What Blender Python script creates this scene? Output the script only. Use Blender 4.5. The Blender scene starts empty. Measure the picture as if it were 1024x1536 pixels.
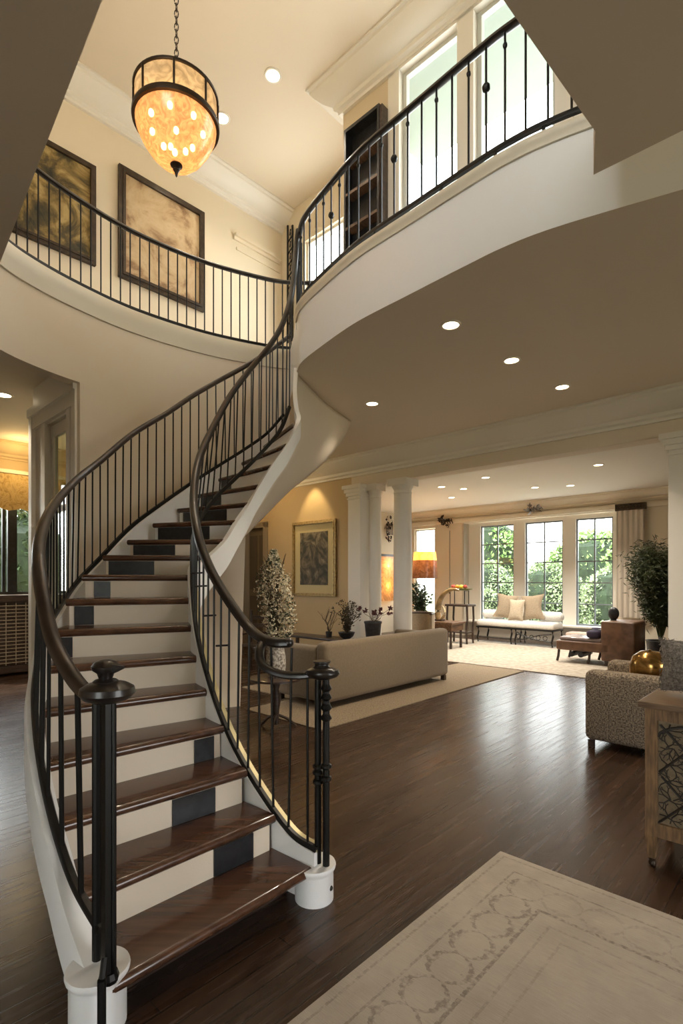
import bpy, math, random
from mathutils import Vector, Matrix
random.seed(7)
scene = bpy.context.scene
COL = scene.collection
PI = math.pi
# ------------------------------------------------------------------ camera
EYE, FOC, HORIZON = 1.57, 790.0, 870.0        # eye height, focal length in px of 1536, horizon row
cam_data = bpy.data.cameras.new('camera')
cam = bpy.data.objects.new('camera', cam_data); COL.objects.link(cam)
cam.location = (0, 0, EYE); cam.rotation_euler = (PI/2, 0, 0)
cam_data.sensor_fit = 'VERTICAL'; cam_data.sensor_height = 36.0
cam_data.lens = 36.0*FOC/1536.0
cam_data.shift_y = (HORIZON-768.0)/1536.0
cam_data.clip_start = 0.05; cam_data.clip_end = 300
scene.camera = cam
# ------------------------------------------------------------------ frames
CA, SA = 0.7295, 0.684                          # the house's axes: A to the right and nearer, B to the right and farther
ROT = -math.atan2(SA, CA)
def ab(a, b, z=0.0): return Vector((CA*a+SA*b, -SA*a+CA*b, z))
def toab(p): return (CA*p[0]-SA*p[1], SA*p[0]+CA*p[1])
def at(x, y, d): return Vector(((x-512)/FOC*d, d, EYE+(HORIZON-y)/FOC*d))      # survey point: bearing, elevation, distance
UPF, CEIL, UPC, LIVC = 4.5, 3.87, 7.85, 3.6       # upper floor, lower ceiling, upper ceiling, living room ceiling
# ------------------------------------------------------------------ mesh helpers
class MB:
    def __init__(s): s.v=[]; s.f=[]; s.m=[]
    def add(s, vs, fs, mi=0):
        o=len(s.v); s.v+= [tuple(p) for p in vs]; s.f+=[tuple(i+o for i in f) for f in fs]; s.m+=[mi]*len(fs); return s
    def box(s, x0,x1,y0,y1,z0,z1, mi=0, bev=0.0):
        if bev>0: return s.rbox(x0,x1,y0,y1,z0,z1,bev,mi)
        vs=[(x,y,z) for z in (z0,z1) for y in (y0,y1) for x in (x0,x1)]
        return s.add(vs,[(0,2,3,1),(4,5,7,6),(0,1,5,4),(2,6,7,3),(0,4,6,2),(1,3,7,5)],mi)
    def rbox(s, x0,x1,y0,y1,z0,z1,r,mi=0,n=3):
        # rounded box : stacked rounded rectangles
        r=min(r,(x1-x0)/2.01,(y1-y0)/2.01,(z1-z0)/2.01)
        rings=[]
        prof=[]
        for k in range(n+1):
            t=PI/2*k/n; prof.append((r-r*math.sin(t), z0+r-r*math.cos(t)))
        for k in range(n+1):
            t=PI/2*k/n; prof.append((r-r*math.cos(t), z1-r+r*math.sin(t)))
        for ins,z in prof:
            ring=[]
            for cx,cy,a0 in ((x1-r,y1-r,0),(x0+r,y1-r,PI/2),(x0+r,y0+r,PI),(x1-r,y0+r,1.5*PI)):
                for k in range(n+1):
                    a=a0+PI/2*k/n; rr=r-ins
                    ring.append((cx+rr*math.cos(a), cy+rr*math.sin(a), z))
            rings.append(ring)
        return s.rings(rings, True, mi)
    def rings(s, rings, caps=True, mi=0, closed=True, loop=False):
        n=len(rings[0]); vs=[p for r in rings for p in r]; fs=[]
        m=len(rings)
        for i in range(m if loop else m-1):
            i2=(i+1)%m
            for j in range(n if closed else n-1):
                j2=(j+1)%n
                fs.append((i*n+j,i*n+j2,i2*n+j2,i2*n+j))
        if caps and not loop:
            fs.append(tuple(range(n-1,-1,-1))); fs.append(tuple((m-1)*n+j for j in range(n)))
        return s.add(vs,fs,mi)
    def lathe(s, prof, c=(0,0,0), n=24, mi=0, caps=True):
        rs=[[(c[0]+r*math.cos(2*PI*k/n), c[1]+r*math.sin(2*PI*k/n), c[2]+z) for k in range(n)] for r,z in prof]
        return s.rings(rs, caps, mi)
    def cyl(s, p, q, r, n=8, mi=0, r2=None):
        return s.tube([p,q], r, n, mi, r2)
    def tube(s, path, r, n=8, mi=0, r2=None, prof=None):
        path=[Vector(p) for p in path]; m=len(path); rs=[]
        prev=None
        for i,p in enumerate(path):
            t=(path[min(i+1,m-1)]-path[max(i-1,0)]).normalized()
            up=Vector((0,0,1))
            sd=t.cross(up)
            if sd.length<0.05: sd = prev if prev is not None else Vector((1,0,0))
            sd=(sd - t*sd.dot(t)).normalized(); prev=sd
            u=sd.cross(t).normalized()
            rad = r if r2 is None else r+(r2-r)*i/max(1,m-1)
            if callable(r): rad=r(i/max(1,m-1))
            if prof: rs.append([p+sd*a+u*b for a,b in prof])
            else: rs.append([p+(sd*math.cos(2*PI*k/n)+u*math.sin(2*PI*k/n))*rad for k in range(n)])
        return s.rings(rs, True, mi)
    def prism(s, poly, z0, z1, mi=0, mi_bottom=None, mi_top=None):
        n=len(poly)
        s.add([(p[0],p[1],z0) for p in poly]+[(p[0],p[1],z1) for p in poly],
              [(i,(i+1)%n,n+(i+1)%n,n+i) for i in range(n)],mi)
        s.add([(p[0],p[1],z0) for p in poly],[tuple(range(n-1,-1,-1))],mi if mi_bottom is None else mi_bottom)
        s.add([(p[0],p[1],z1) for p in poly],[tuple(range(n))],mi if mi_top is None else mi_top)
        return s
    def ball(s, c, r, n=12, mi=0, sc=(1,1,1)):
        rs=[]
        for i in range(n+1):
            t=-PI/2+PI*i/n
            rs.append([(c[0]+sc[0]*r*max(.001,math.cos(t))*math.cos(2*PI*k/n), c[1]+sc[1]*r*max(.001,math.cos(t))*math.sin(2*PI*k/n), c[2]+sc[2]*r*math.sin(t)) for k in range(n)])
        return s.rings(rs, True, mi)
    def leaf(s, p, d, L, W, mi=0, up=None):
        d=Vector(d).normalized(); up=Vector(up) if up else Vector((random.uniform(-1,1),random.uniform(-1,1),random.uniform(-1,1)))
        sd=d.cross(up)
        if sd.length<1e-3: sd=Vector((1,0,0))
        sd.normalize(); p=Vector(p); nrm=sd.cross(d)
        return s.add([p, p+d*L*.45+sd*W*.5+nrm*L*.06, p+d*L, p+d*L*.45-sd*W*.5+nrm*L*.06],[(0,1,2,3)],mi)
    def xf(s, M, i0=0):
        s.v[i0:]=[tuple(M @ Vector(p)) for p in s.v[i0:]]; return s
    def build(s, name, mats, parent=None, smooth=False, world=False, auto=None):
        off=Vector((0,0,0))
        if world and parent is not None: off=parent.location
        me=bpy.data.meshes.new(name)
        me.from_pydata([tuple(Vector(p)-off) for p in s.v],[],s.f)
        if not isinstance(mats,(list,tuple)): mats=[mats]
        for m in mats: me.materials.append(m)
        me.polygons.foreach_set('material_index', s.m)
        if smooth: me.polygons.foreach_set('use_smooth',[True]*len(me.polygons))
        me.validate(); me.update()
        o=bpy.data.objects.new(name, me); COL.objects.link(o)
        if smooth:
            md=o.modifiers.new('split','EDGE_SPLIT'); md.split_angle=math.radians(auto or 40)
        if parent is not None: o.parent=parent
        return o
def recalc(o):
    import bmesh
    bm=bmesh.new(); bm.from_mesh(o.data); bmesh.ops.recalc_face_normals(bm, faces=bm.faces[:]); bm.to_mesh(o.data); bm.free(); return o
def tag(o, label=None, cat=None, group=None, kind=None):
    if label: o['label']=label
    if cat: o['category']=cat
    if group: o['group']=group
    if kind: o['kind']=kind
    return o
def thing(name, label, cat, loc=(0,0,0), rot=0.0, group=None):
    o=bpy.data.objects.new(name,None); o.empty_display_size=.1; COL.objects.link(o)
    o.location=loc; o.rotation_euler=(0,0,rot); return tag(o,label,cat,group)
def struct(o, label=None, cat=None):
    o['kind']='structure'
    if label: o['label']=label
    if cat: o['category']=cat
    return o
def copy_tree(o, parent=None):
    c=o.copy(); COL.objects.link(c)
    if parent is not None: c.parent=parent
    for ch in list(o.children): copy_tree(ch,c)
    return c
def abbox(mb, a0,a1,b0,b1,z0,z1,mi=0):
    return mb.prism([ab(a0,b0),ab(a1,b0),ab(a1,b1),ab(a0,b1)],z0,z1,mi)
def cr(P, u):
    """Catmull-Rom through the list P of Vectors at parameter u in 0..len-1 (extrapolates a little)."""
    n=len(P); i=int(math.floor(u)); i=max(0,min(n-2,i)); t=u-i
    p1,p2=P[i],P[i+1]
    p0=P[i-1] if i>0 else p1*2-p2
    p3=P[i+2] if i+2<n else p2*2-p1
    if t<0: return p1+(p2-p0)*.5*t
    if t>1: return p2+(p3-p1)*.5*(t-1)
    return .5*((2*p1)+(p2-p0)*t+(2*p0-5*p1+4*p2-p3)*t*t+(3*p1-p0-3*p2+p3)*t**3)
def spl(P, n):
    P=[Vector(p) for p in P]
    return [cr(P,(len(P)-1)*k/(n-1)) for k in range(n)]
def even(path, n):
    L=[0.0]
    for i in range(1,len(path)): L.append(L[-1]+(path[i]-path[i-1]).length)
    out=[]; j=0
    for k in range(n):
        d=L[-1]*k/(n-1)
        while j<len(path)-2 and L[j+1]<d: j+=1
        t=(d-L[j])/max(1e-9,L[j+1]-L[j]); out.append(path[j].lerp(path[j+1],min(1,t)))
    return out
def near_xy(path, p):
    best=None
    for i in range(len(path)-1):
        a,b=path[i],path[i+1]; dx,dy=b.x-a.x,b.y-a.y; l=dx*dx+dy*dy
        t=0 if l<1e-12 else max(0,min(1,((p.x-a.x)*dx+(p.y-a.y)*dy)/l))
        q=a.lerp(b,t); d=(q.x-p.x)**2+(q.y-p.y)**2
        if best is None or d<best[0]: best=(d,q)
    return best[1]
def nrm2(path,i):
    t=path[min(i+1,len(path)-1)]-path[max(i-1,0)]; t.z=0; t.normalize(); return Vector((t.y,-t.x,0))   # to the right of travel
# ------------------------------------------------------------------ materials
def mat(name, color=(.8,.8,.8), rough=.5, metal=0.0, spec=.5, noise=0.0, nscale=8.0, bump=0.0, bscale=60.0, coat=0.0, color2=None, stretch=None, sheen=0.0):
    m=bpy.data.materials.new(name); m.use_nodes=True; nt=m.node_tree; N=nt.nodes; b=N['Principled BSDF']
    b.inputs['Base Color'].default_value=(*color,1); b.inputs['Roughness'].default_value=rough
    b.inputs['Metallic'].default_value=metal; b.inputs['Specular IOR Level'].default_value=spec
    b.inputs['Coat Weight'].default_value=coat; b.inputs['Sheen Weight'].default_value=sheen
    tc=N.new('ShaderNodeTexCoord'); vec=tc.outputs['Object']
    if stretch:
        mp=N.new('ShaderNodeMapping'); mp.inputs['Scale'].default_value=stretch; nt.links.new(vec,mp.inputs['Vector']); vec=mp.outputs['Vector']
    if noise>0 or color2:
        n=N.new('ShaderNodeTexNoise'); n.inputs['Scale'].default_value=nscale; n.inputs['Detail'].default_value=5
        nt.links.new(vec,n.inputs['Vector'])
        mx=N.new('ShaderNodeMix'); mx.data_type='RGBA'
        c2=color2 or tuple(max(0,c*(1-noise)) for c in color)
        mx.inputs[6].default_value=(*color,1); mx.inputs[7].default_value=(*c2,1)
        rp=N.new('ShaderNodeMapRange'); rp.inputs[1].default_value=.38; rp.inputs[2].default_value=.62
        nt.links.new(n.outputs['Fac'],rp.inputs[0]); nt.links.new(rp.outputs[0],mx.inputs[0]); nt.links.new(mx.outputs[2],b.inputs['Base Color'])
    if bump>0:
        n2=N.new('ShaderNodeTexNoise'); n2.inputs['Scale'].default_value=bscale; n2.inputs['Detail'].default_value=3
        nt.links.new(vec,n2.inputs['Vector'])
        bp=N.new('ShaderNodeBump'); bp.inputs['Strength'].default_value=bump; bp.inputs['Distance'].default_value=.01
        nt.links.new(n2.outputs['Fac'],bp.inputs['Height']); nt.links.new(bp.outputs['Normal'],b.inputs['Normal'])
    return m
def emit(name, color, strength):
    m=bpy.data.materials.new(name); m.use_nodes=True; nt=m.node_tree; nt.nodes.clear()
    o=nt.nodes.new('ShaderNodeOutputMaterial'); e=nt.nodes.new('ShaderNodeEmission')
    e.inputs['Color'].default_value=(*color,1); e.inputs['Strength'].default_value=strength
    nt.links.new(e.outputs[0],o.inputs['Surface']); return m
def glassm(name, tint=(1,1,1), refl=.08, rough=0.0):
    m=bpy.data.materials.new(name); m.use_nodes=True; nt=m.node_tree; nt.nodes.clear(); N=nt.nodes
    o=N.new('ShaderNodeOutputMaterial'); t=N.new('ShaderNodeBsdfTransparent'); g=N.new('ShaderNodeBsdfGlossy'); mx=N.new('ShaderNodeMixShader')
    lw=N.new('ShaderNodeLayerWeight'); lw.inputs['Blend'].default_value=.5
    pw=N.new('ShaderNodeMath'); pw.operation='POWER'; pw.inputs[1].default_value=4.0; nt.links.new(lw.outputs['Facing'],pw.inputs[0])
    fr=N.new('ShaderNodeMath'); fr.operation='MULTIPLY_ADD'; fr.inputs[1].default_value=.5; fr.inputs[2].default_value=.03; nt.links.new(pw.outputs[0],fr.inputs[0])
    t.inputs['Color'].default_value=(*tint,1); g.inputs['Roughness'].default_value=rough
    mu=N.new('ShaderNodeMath'); mu.operation='MULTIPLY'; mu.inputs[1].default_value=refl/.04*.5
    nt.links.new(fr.outputs[0],mu.inputs[0]); nt.links.new(mu.outputs[0],mx.inputs[0])
    nt.links.new(t.outputs[0],mx.inputs[1]); nt.links.new(g.outputs[0],mx.inputs[2]); nt.links.new(mx.outputs[0],o.inputs['Surface']); return m
WALL=mat('wall_paint',(.72,.62,.485),.75,bump=.06,bscale=140)
TAN=mat('tan_wall_paint',(.56,.415,.235),.75,bump=.06,bscale=140)
WHITE=mat('white_trim_paint',(.78,.73,.64),.45,bump=.02)
STRW=mat('stringer_white_paint',(.82,.81,.79),.4,bump=.02)
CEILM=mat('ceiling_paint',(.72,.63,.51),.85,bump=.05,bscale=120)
CEILU=mat('upper_ceiling_paint',(.76,.66,.52),.85,bump=.05,bscale=120)
CREAM=mat('cream_lip_paint',(.70,.63,.49),.5,bump=.03)
IRON=mat('black_iron',(.018,.017,.016),.38,.6,bump=.05,bscale=90)
RAILM=mat('dark_handrail_lacquer',(.018,.013,.011),.34,0,coat=.15,noise=.4,nscale=14)
RAILB=mat('walnut_handrail_lacquer',(.038,.022,.016),.38,0,coat=.12,noise=.5,nscale=14)
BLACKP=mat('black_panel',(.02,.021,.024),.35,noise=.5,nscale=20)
BRONZE=mat('dark_bronze',(.045,.03,.02),.4,.7,bump=.05)
DWOOD=mat('dark_wood',(.055,.032,.022),.4,noise=.5,nscale=6,stretch=(1,1,8),coat=.2)
MWOOD=mat('medium_brown_wood',(.16,.085,.045),.4,noise=.5,nscale=5,stretch=(8,1,8))
OAK=mat('weathered_oak',(.27,.155,.07),.5,noise=.5,nscale=6,stretch=(14,14,1.5),bump=.15,bscale=40)
OAKTOP=mat('weathered_oak_top',(.22,.135,.075),.35,noise=.4,nscale=6,stretch=(1.5,14,14),coat=.2)
GOLD=mat('antique_gold',(.42,.29,.12),.4,.6,noise=.4,nscale=20,bump=.1)
GOLDP=mat('shiny_gold',(.45,.26,.08),.18,.9,noise=.5,nscale=9,bump=.15,bscale=14)
SOFA=mat('taupe_upholstery',(.20,.147,.088),.85,noise=.12,nscale=40,bump=.12,bscale=400,sheen=.2)
LINEN=mat('white_linen',(.72,.68,.62),.9,noise=.12,nscale=30,bump=.15,bscale=200)
FUR=mat('white_fleece',(.78,.76,.72),1.0,noise=.2,nscale=60,bump=.8,bscale=120)
TANP=mat('tan_pillow_cloth',(.34,.265,.18),.9,noise=.25,nscale=60,bump=.2,bscale=300)
GREYF=mat('grey_fluffy_cloth',(.33,.30,.27),1.0,noise=.5,nscale=70,bump=1.0,bscale=130)
LEATH=mat('brown_leather',(.17,.085,.045),.35,noise=.4,nscale=7,bump=.1,bscale=160)
SPECK=mat('speckled_tweed',(.29,.23,.16),.95,color2=(.07,.05,.035),nscale=75,bump=.5,bscale=200)
LEAF=mat('bamboo_leaf',(.075,.09,.032),.5,noise=.6,nscale=5)
LEAFD=mat('dark_leaf',(.03,.055,.02),.5,noise=.5,nscale=5)
LEAFG=mat('garden_leaf',(.44,.52,.31),.6,color2=(.22,.29,.14),nscale=2.5)
BLOOM=mat('white_blossom',(.80,.72,.52),.8,noise=.25,nscale=30)
BRANCH=mat('dry_branch',(.09,.06,.035),.8,noise=.4,nscale=20)
REDFL=mat('dark_red_flower',(.12,.03,.03),.7,noise=.4,nscale=20)
CERAM=mat('speckled_vase_glaze',(.62,.57,.48),.5,color2=(.16,.13,.10),nscale=45)
POT=mat('dark_planter',(.05,.045,.045),.5,noise=.4,nscale=20)
STONE=mat('patio_stone',(.62,.60,.55),.8,noise=.2,nscale=3)
LAWN=mat('lawn_green',(.30,.30,.19),.9,color2=(.22,.24,.13),nscale=6)
BULB=emit('lit_bulb',(1.0,.72,.38),14.0)
CAN=emit('lit_downlight_lens',(1.0,.80,.52),9.0)
PANE=glassm('clear_window_glass',(.97,.99,.98))
# floor boards
def wood_floor():
    m=mat('dark_oak_boards',(.06,.034,.02),.3); nt=m.node_tree; N=nt.nodes; b=N['Principled BSDF']
    tc=N.new('ShaderNodeTexCoord'); sp=N.new('ShaderNodeSeparateXYZ'); cb=N.new('ShaderNodeCombineXYZ')
    nt.links.new(tc.outputs['Object'],sp.inputs[0]); nt.links.new(sp.outputs[1],cb.inputs[0]); nt.links.new(sp.outputs[0],cb.inputs[1])
    br=N.new('ShaderNodeTexBrick'); br.inputs['Scale'].default_value=1.0; br.inputs['Brick Width'].default_value=1.5; br.inputs['Row Height'].default_value=.085
    br.inputs['Mortar Size'].default_value=.0028; br.inputs['Mortar Smooth'].default_value=.3; br.offset=.37
    br.inputs['Color1'].default_value=(.058,.030,.017,1); br.inputs['Color2'].default_value=(.036,.019,.011,1); br.inputs['Mortar'].default_value=(.012,.008,.006,1)
    nt.links.new(cb.outputs[0],br.inputs['Vector'])
    mp=N.new('ShaderNodeMapping'); mp.inputs['Scale'].default_value=(.7,14,1); nt.links.new(cb.outputs[0],mp.inputs['Vector'])
    n=N.new('ShaderNodeTexNoise'); n.inputs['Scale'].default_value=2.2; n.inputs['Detail'].default_value=6; nt.links.new(mp.outputs[0],n.inputs['Vector'])
    mx=N.new('ShaderNodeMix'); mx.data_type='RGBA'; mx.blend_type='MULTIPLY'; mx.inputs[0].default_value=.75
    rp=N.new('ShaderNodeMapRange'); rp.inputs[1].default_value=.3; rp.inputs[2].default_value=.7; rp.inputs[3].default_value=.68; rp.inputs[4].default_value=1.2
    nt.links.new(n.outputs['Fac'],rp.inputs[0]); nt.links.new(br.outputs['Color'],mx.inputs[6]); nt.links.new(rp.outputs[0],mx.inputs[7]); nt.links.new(mx.outputs[2],b.inputs['Base Color'])
    r2=N.new('ShaderNodeMapRange'); r2.inputs[1].default_value=.3; r2.inputs[2].default_value=.7; r2.inputs[3].default_value=.22; r2.inputs[4].default_value=.30
    nt.links.new(n.outputs['Fac'],r2.inputs[0]); nt.links.new(r2.outputs[0],b.inputs['Roughness'])
    bp=N.new('ShaderNodeBump'); bp.inputs['Strength'].default_value=.15; bp.inputs['Distance'].default_value=.003; bp.invert=True
    nt.links.new(br.outputs['Fac'],bp.inputs['Height']); nt.links.new(bp.outputs['Normal'],b.inputs['Normal'])
    return m
FLOORM=wood_floor()
def tread_wood():
    m=mat('walnut_tread',(.11,.05,.025),.24,coat=.35); nt=m.node_tree; N=nt.nodes; b=N['Principled BSDF']
    tc=N.new('ShaderNodeTexCoord'); mp=N.new('ShaderNodeMapping'); mp.inputs['Rotation'].default_value=(0,0,-.5); mp.inputs['Scale'].default_value=(.8,9,9)
    nt.links.new(tc.outputs['Object'],mp.inputs['Vector'])
    n=N.new('ShaderNodeTexNoise'); n.inputs['Scale'].default_value=2.5; n.inputs['Detail'].default_value=6; nt.links.new(mp.outputs[0],n.inputs['Vector'])
    cr_=N.new('ShaderNodeValToRGB'); e=cr_.color_ramp.elements; e[0].position=.3; e[0].color=(.045,.018,.010,1); e[1].position=.75; e[1].color=(.115,.05,.025,1)
    nt.links.new(n.outputs['Fac'],cr_.inputs[0]); nt.links.new(cr_.outputs[0],b.inputs['Base Color']); return m
TREAD=tread_wood()
def canvas(name, ramp, scale=3.0, dist=1.5, seed=0.0, detail=8):
    m=mat(name,(.5,.4,.3),.7); nt=m.node_tree; N=nt.nodes; b=N['Principled BSDF']
    tc=N.new('ShaderNodeTexCoord'); mp=N.new('ShaderNodeMapping'); mp.inputs['Location'].default_value=(seed,seed*1.7,seed*.3)
    nt.links.new(tc.outputs['Object'],mp.inputs['Vector'])
    n=N.new('ShaderNodeTexNoise'); n.inputs['Scale'].default_value=scale; n.inputs['Detail'].default_value=detail; n.inputs['Distortion'].default_value=dist; n.inputs['Roughness'].default_value=.62
    nt.links.new(mp.outputs[0],n.inputs['Vector'])
    sp=N.new('ShaderNodeSeparateXYZ'); nt.links.new(tc.outputs['Object'],sp.inputs[0])
    ad=N.new('ShaderNodeMath'); ad.operation='MULTIPLY_ADD'; ad.inputs[1].default_value=.03; nt.links.new(sp.outputs[2],ad.inputs[0]); nt.links.new(n.outputs['Fac'],ad.inputs[2])
    r=N.new('ShaderNodeValToRGB'); el=r.color_ramp.elements
    while len(el)>1: el.remove(el[0])
    el[0].position=ramp[0][0]; el[0].color=(*ramp[0][1],1)
    for p,c in ramp[1:]:
        x=el.new(p); x.color=(*c,1)
    nt.links.new(ad.outputs[0],r.inputs[0]); nt.links.new(r.outputs[0],b.inputs['Base Color']); return m
L_PEND=3.6; L_PENDUP=55; L_CANU=36; L_CANF=110; L_CANL=150; L_ART=42; L_HALL=13; L_SCON=22; L_LAMP=16; L_LEFT=9; L_SKY=6.0; L_SUN=6.0; EXPO=0.62
# ------------------------------------------------------------------ setting
V2=lambda x,y: Vector((x,y,0))
def floor_plane(name, cx, cy, w, h, z, m):
    mb=MB(); mb.add([(-w,-h,0),(w,-h,0),(w,h,0),(-w,h,0)],[(0,1,2,3)])
    o=mb.build(name,m); o.location=(cx,cy,z); o.rotation_euler=(0,0,ROT); return o
fl=MB(); fl.prism([ab(-10.3,-14)-ab(0,4),ab(8,-14)-ab(0,4),ab(8,13.9)-ab(0,4),ab(-10.3,13.9)-ab(0,4)],0,0)
flo=MB(); flo.add([(-10.4,-9,-.0),(8,-9,0),(8,13.6,0),(-10.4,13.6,0),(-10.4,-9,-.12),(8,-9,-.12),(8,13.6,-.12),(-10.4,13.6,-.12)],[(0,1,2,3),(7,6,5,4),(0,4,5,1),(1,5,6,2),(2,6,7,3),(3,7,4,0)])
floor=flo.build('floor',FLOORM); floor.rotation_euler=(0,0,ROT); struct(floor,'dark oak board floor running through the foyer')
# curved void edges
RE=[V2(p[0],p[1]) for p in ((3.6,2.15),(2.7,2.75),(2.01,3.1),(1.4,3.43),(1.13,3.63),(.93,3.83),(.54,4.25),(.13,4.70),(-.23,5.23),(-.43,5.58),(-.50,5.85))]
LE=[V2(p[0],p[1]) for p in ((-2.97,4.40),(-2.90,4.77),(-2.68,5.24),(-2.29,5.79),(-1.69,6.31),(-1.07,6.65),(-.66,6.78),(-.1,6.78))]
REc=spl(RE,70); LEc=spl(LE,70)
LEw=[p for p in LEc if p.x<-.64]
# upper floor slab = lower ceiling (underside) + fascia (sides)
slab=[V2(7,-.8)]+REc+[V2(-.58,6.35)]+list(reversed(LEw))+[V2(-9.76,4.4),ab(-10.3,13.85),ab(5.65,13.85)]
mb=MB(); mb.prism([(p.x,p.y) for p in reversed(slab)],CEIL,UPF,0,1,0)
struct(mb.build('ceiling_slab',[STRW,CEILM]),'ceiling slab with curved white fascia edge')
near_l=[V2(-2.97,4.38),V2(-.95,2.09),V2(-.18,1.15),V2(-.18,-2.5),V2(-13.5,-2.5),V2(-13.5,.3),V2(-9.76,4.38)]
mb=MB(); mb.prism([(p.x,p.y) for p in near_l],CEIL,UPF,0,1,0)
recalc(struct(mb.build('ceiling_near_stair',[CEILM,CEILM]),'grey shaded ceiling soffit at the upper left'))
near_r=[V2(1.43,2.99),V2(1.30,2.70),V2(.643,2.09),V2(-.18,1.15),V2(-.18,-2.5),V2(6,-2.5),V2(6,-1.3)]
mb=MB(); mb.prism([(p.x,p.y) for p in near_r],CEIL,UPF,0,1,0)
recalc(struct(mb.build('ceiling_near_right',[CEILM,CEILM]),'grey shaded ceiling soffit at the upper right'))
# lips under the railings
def lip(name, path, z0, z1, out, m, lab, side):
    mb=MB(); rs=[]
    for i,p in enumerate(path):
        n=nrm2(path,i)*side
        pr=[(-.02,z0),(out*.45,z0),(out*.5,z0+.015),(out*.8,z0+(z1-z0)*.45),(out,z0+(z1-z0)*.6),(out,z1-.012),(out*.9,z1),(-.02,z1)]
        rs.append([p+n*a+Vector((0,0,z)) for a,z in pr])
    mb.rings(rs,True); o=mb.build(name,m,smooth=True); recalc(o); struct(o,lab); return o
lip('trim_1',REc[4:],UPF-.075,UPF+.012,.035,CREAM,'cream lip along the curved white balcony edge',-1)
lip('trim_2',LEw,UPF-.22,UPF+.012,.06,CREAM,'cream moulded edge of the far curved balcony',1)
# curved wall under the far balcony
wp=[p+nrm2(LEw,i)*(.006) for i,p in enumerate(LEw)]
i0=min(range(len(wp)),key=lambda i:abs((512+FOC*wp[i].x/wp[i].y)-118))
mb=MB()
mid=[p for p in wp[i0:]]
rs=[]
for i,p in enumerate(mid):
    px=512+FOC*p.x/p.y; n=nrm2(mid,i)*(-.14)
    zb=0.0 if px<362 else (2.1+1.5*min(1,(px-362)/75))
    rs.append([p+Vector((0,0,zb)),p+n+Vector((0,0,zb)),p+n+Vector((0,0,UPF-.18)),p+Vector((0,0,UPF-.18))])
mb.rings(rs,True); recalc(struct(mb.build('wall_curved',WALL,smooth=True),'curved beige wall behind the staircase'))
mb=MB(); rs=[]
hd=wp[:i0+1]
for i,p in enumerate(hd):
    n=nrm2(hd,i)*(-.14)
    rs.append([p+Vector((0,0,3.56)),p+n+Vector((0,0,3.56)),p+n+Vector((0,0,UPF-.18)),p+Vector((0,0,UPF-.18))])
mb.rings(rs,True); recalc(struct(mb.build('wall_curved_header',WALL,smooth=True),'curved header over the opening to the left room'))
# white panelled return wall with a glazed door, left of the curved wall
pw=wp[i0]; A0=toab(pw)
a1,b1=A0
mb=MB()
a_s=[a1-.05,a1-.33,a1-1.02,a1-1.50]
abbox(mb,a_s[1],a_s[0],b1+.02,b1+.14,0,CEIL); abbox(mb,a_s[3],a_s[2],b1+.02,b1+.14,0,CEIL); abbox(mb,a_s[2],a_s[1],b1+.02,b1+.14,3.34,CEIL)
struct(mb.build('wall_left_return',WHITE),'white return wall at the end of the curved wall')
mb=MB()
for (x0,x1,d) in ((a_s[0]-.10,a_s[0],.05),(a_s[1]-.02,a_s[1]+.07,.03),(a_s[1]+.07,a_s[1]+.16,.015),(a_s[2]-.10,a_s[2]+.02,.03),(a_s[3],a_s[3]+.1,.05)):
    abbox(mb,x0,x1,b1+.02-d,b1+.02,0,3.5)
abbox(mb,a_s[3]+.1,a_s[0]-.1,b1-.02,b1+.02,3.36,3.5); abbox(mb,a_s[3],a_s[0],b1-.05,b1+.02,3.5,3.60)
struct(mb.build('trim_4',WHITE),'white casing round the glazed door at left')
dr=thing('door_1','white glazed door beside the curved wall at left','door',ab(a_s[2],b1+.06),ROT); dr['kind']='structure'
W=a_s[1]-a_s[2]
mb=MB(); mb.box(0,.09,0,.045,0.01,3.33); mb.box(W-.09,W,0,.045,0.01,3.33); mb.box(.09,W-.09,0,.045,3.2,3.33); mb.box(.09,W-.09,0,.045,.01,.30); mb.box(.09,W-.09,.005,.04,2.34,2.40)
mb.build('door_frame',WHITE,dr)
mb=MB(); mb.box(.09,W-.09,.018,.026,.30,3.2); mb.build('glass_pane',glassm('door_glass',(.80,.86,.84),.10),dr)
mb=MB(); mb.box(W-.075,W-.03,-.03,0,1.28,1.40); mb.tube([(W-.05,-.03,1.34),(W-.05,-.07,1.34),(W-.16,-.075,1.34)],.011,8); h=mb.build('door_handle',BRONZE,dr,smooth=True); h['label']='dark metal lever handle'
# hall wall, beam, columns along b = 7.5
BW=7.5
mb=MB()
abbox(mb,-10.3,-10.18,BW,BW+.28,0,CEIL); abbox(mb,-9.36,-6.77,BW,BW+.28,0,CEIL); abbox(mb,-10.18,-9.36,BW,BW+.28,2.8,CEIL)
abbox(mb,-.95,5.6,BW,BW+.28,0,CEIL)
struct(mb.build('wall_hall',TAN),'tan hall wall behind the stairs')
mb=MB(); abbox(mb,-6.77,-.95,BW,BW+.28,3.35,CEIL); struct(mb.build('trim_5',WALL),'cream header beam over the living room opening')
CROWN=[(0,0),(.36,0),(.36,-.025),(.325,-.04),(.32,-.07),(.28,-.12),(.20,-.19),(.13,-.225),(.10,-.235),(.09,-.28),(.05,-.30),(.045,-.335),(0,-.335)]
def crown(name, p0, p1, out, z, lab, k=1.0, m=WHITE):
    mb=MB(); rs=[[Vector((p.x,p.y,z+d*k))+out*(q*k) for q,d in CROWN] for p in (p0,p1)]
    mb.rings(rs,True); o=mb.build(name,m,smooth=True,auto=25); recalc(o); return struct(o,lab)
OB=ab(0,-1); OA=ab(1,0)
crown('trim_6',ab(-10.2,BW),ab(5.6,BW),OB,CEIL,'deep white crown moulding over the beam')
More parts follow.
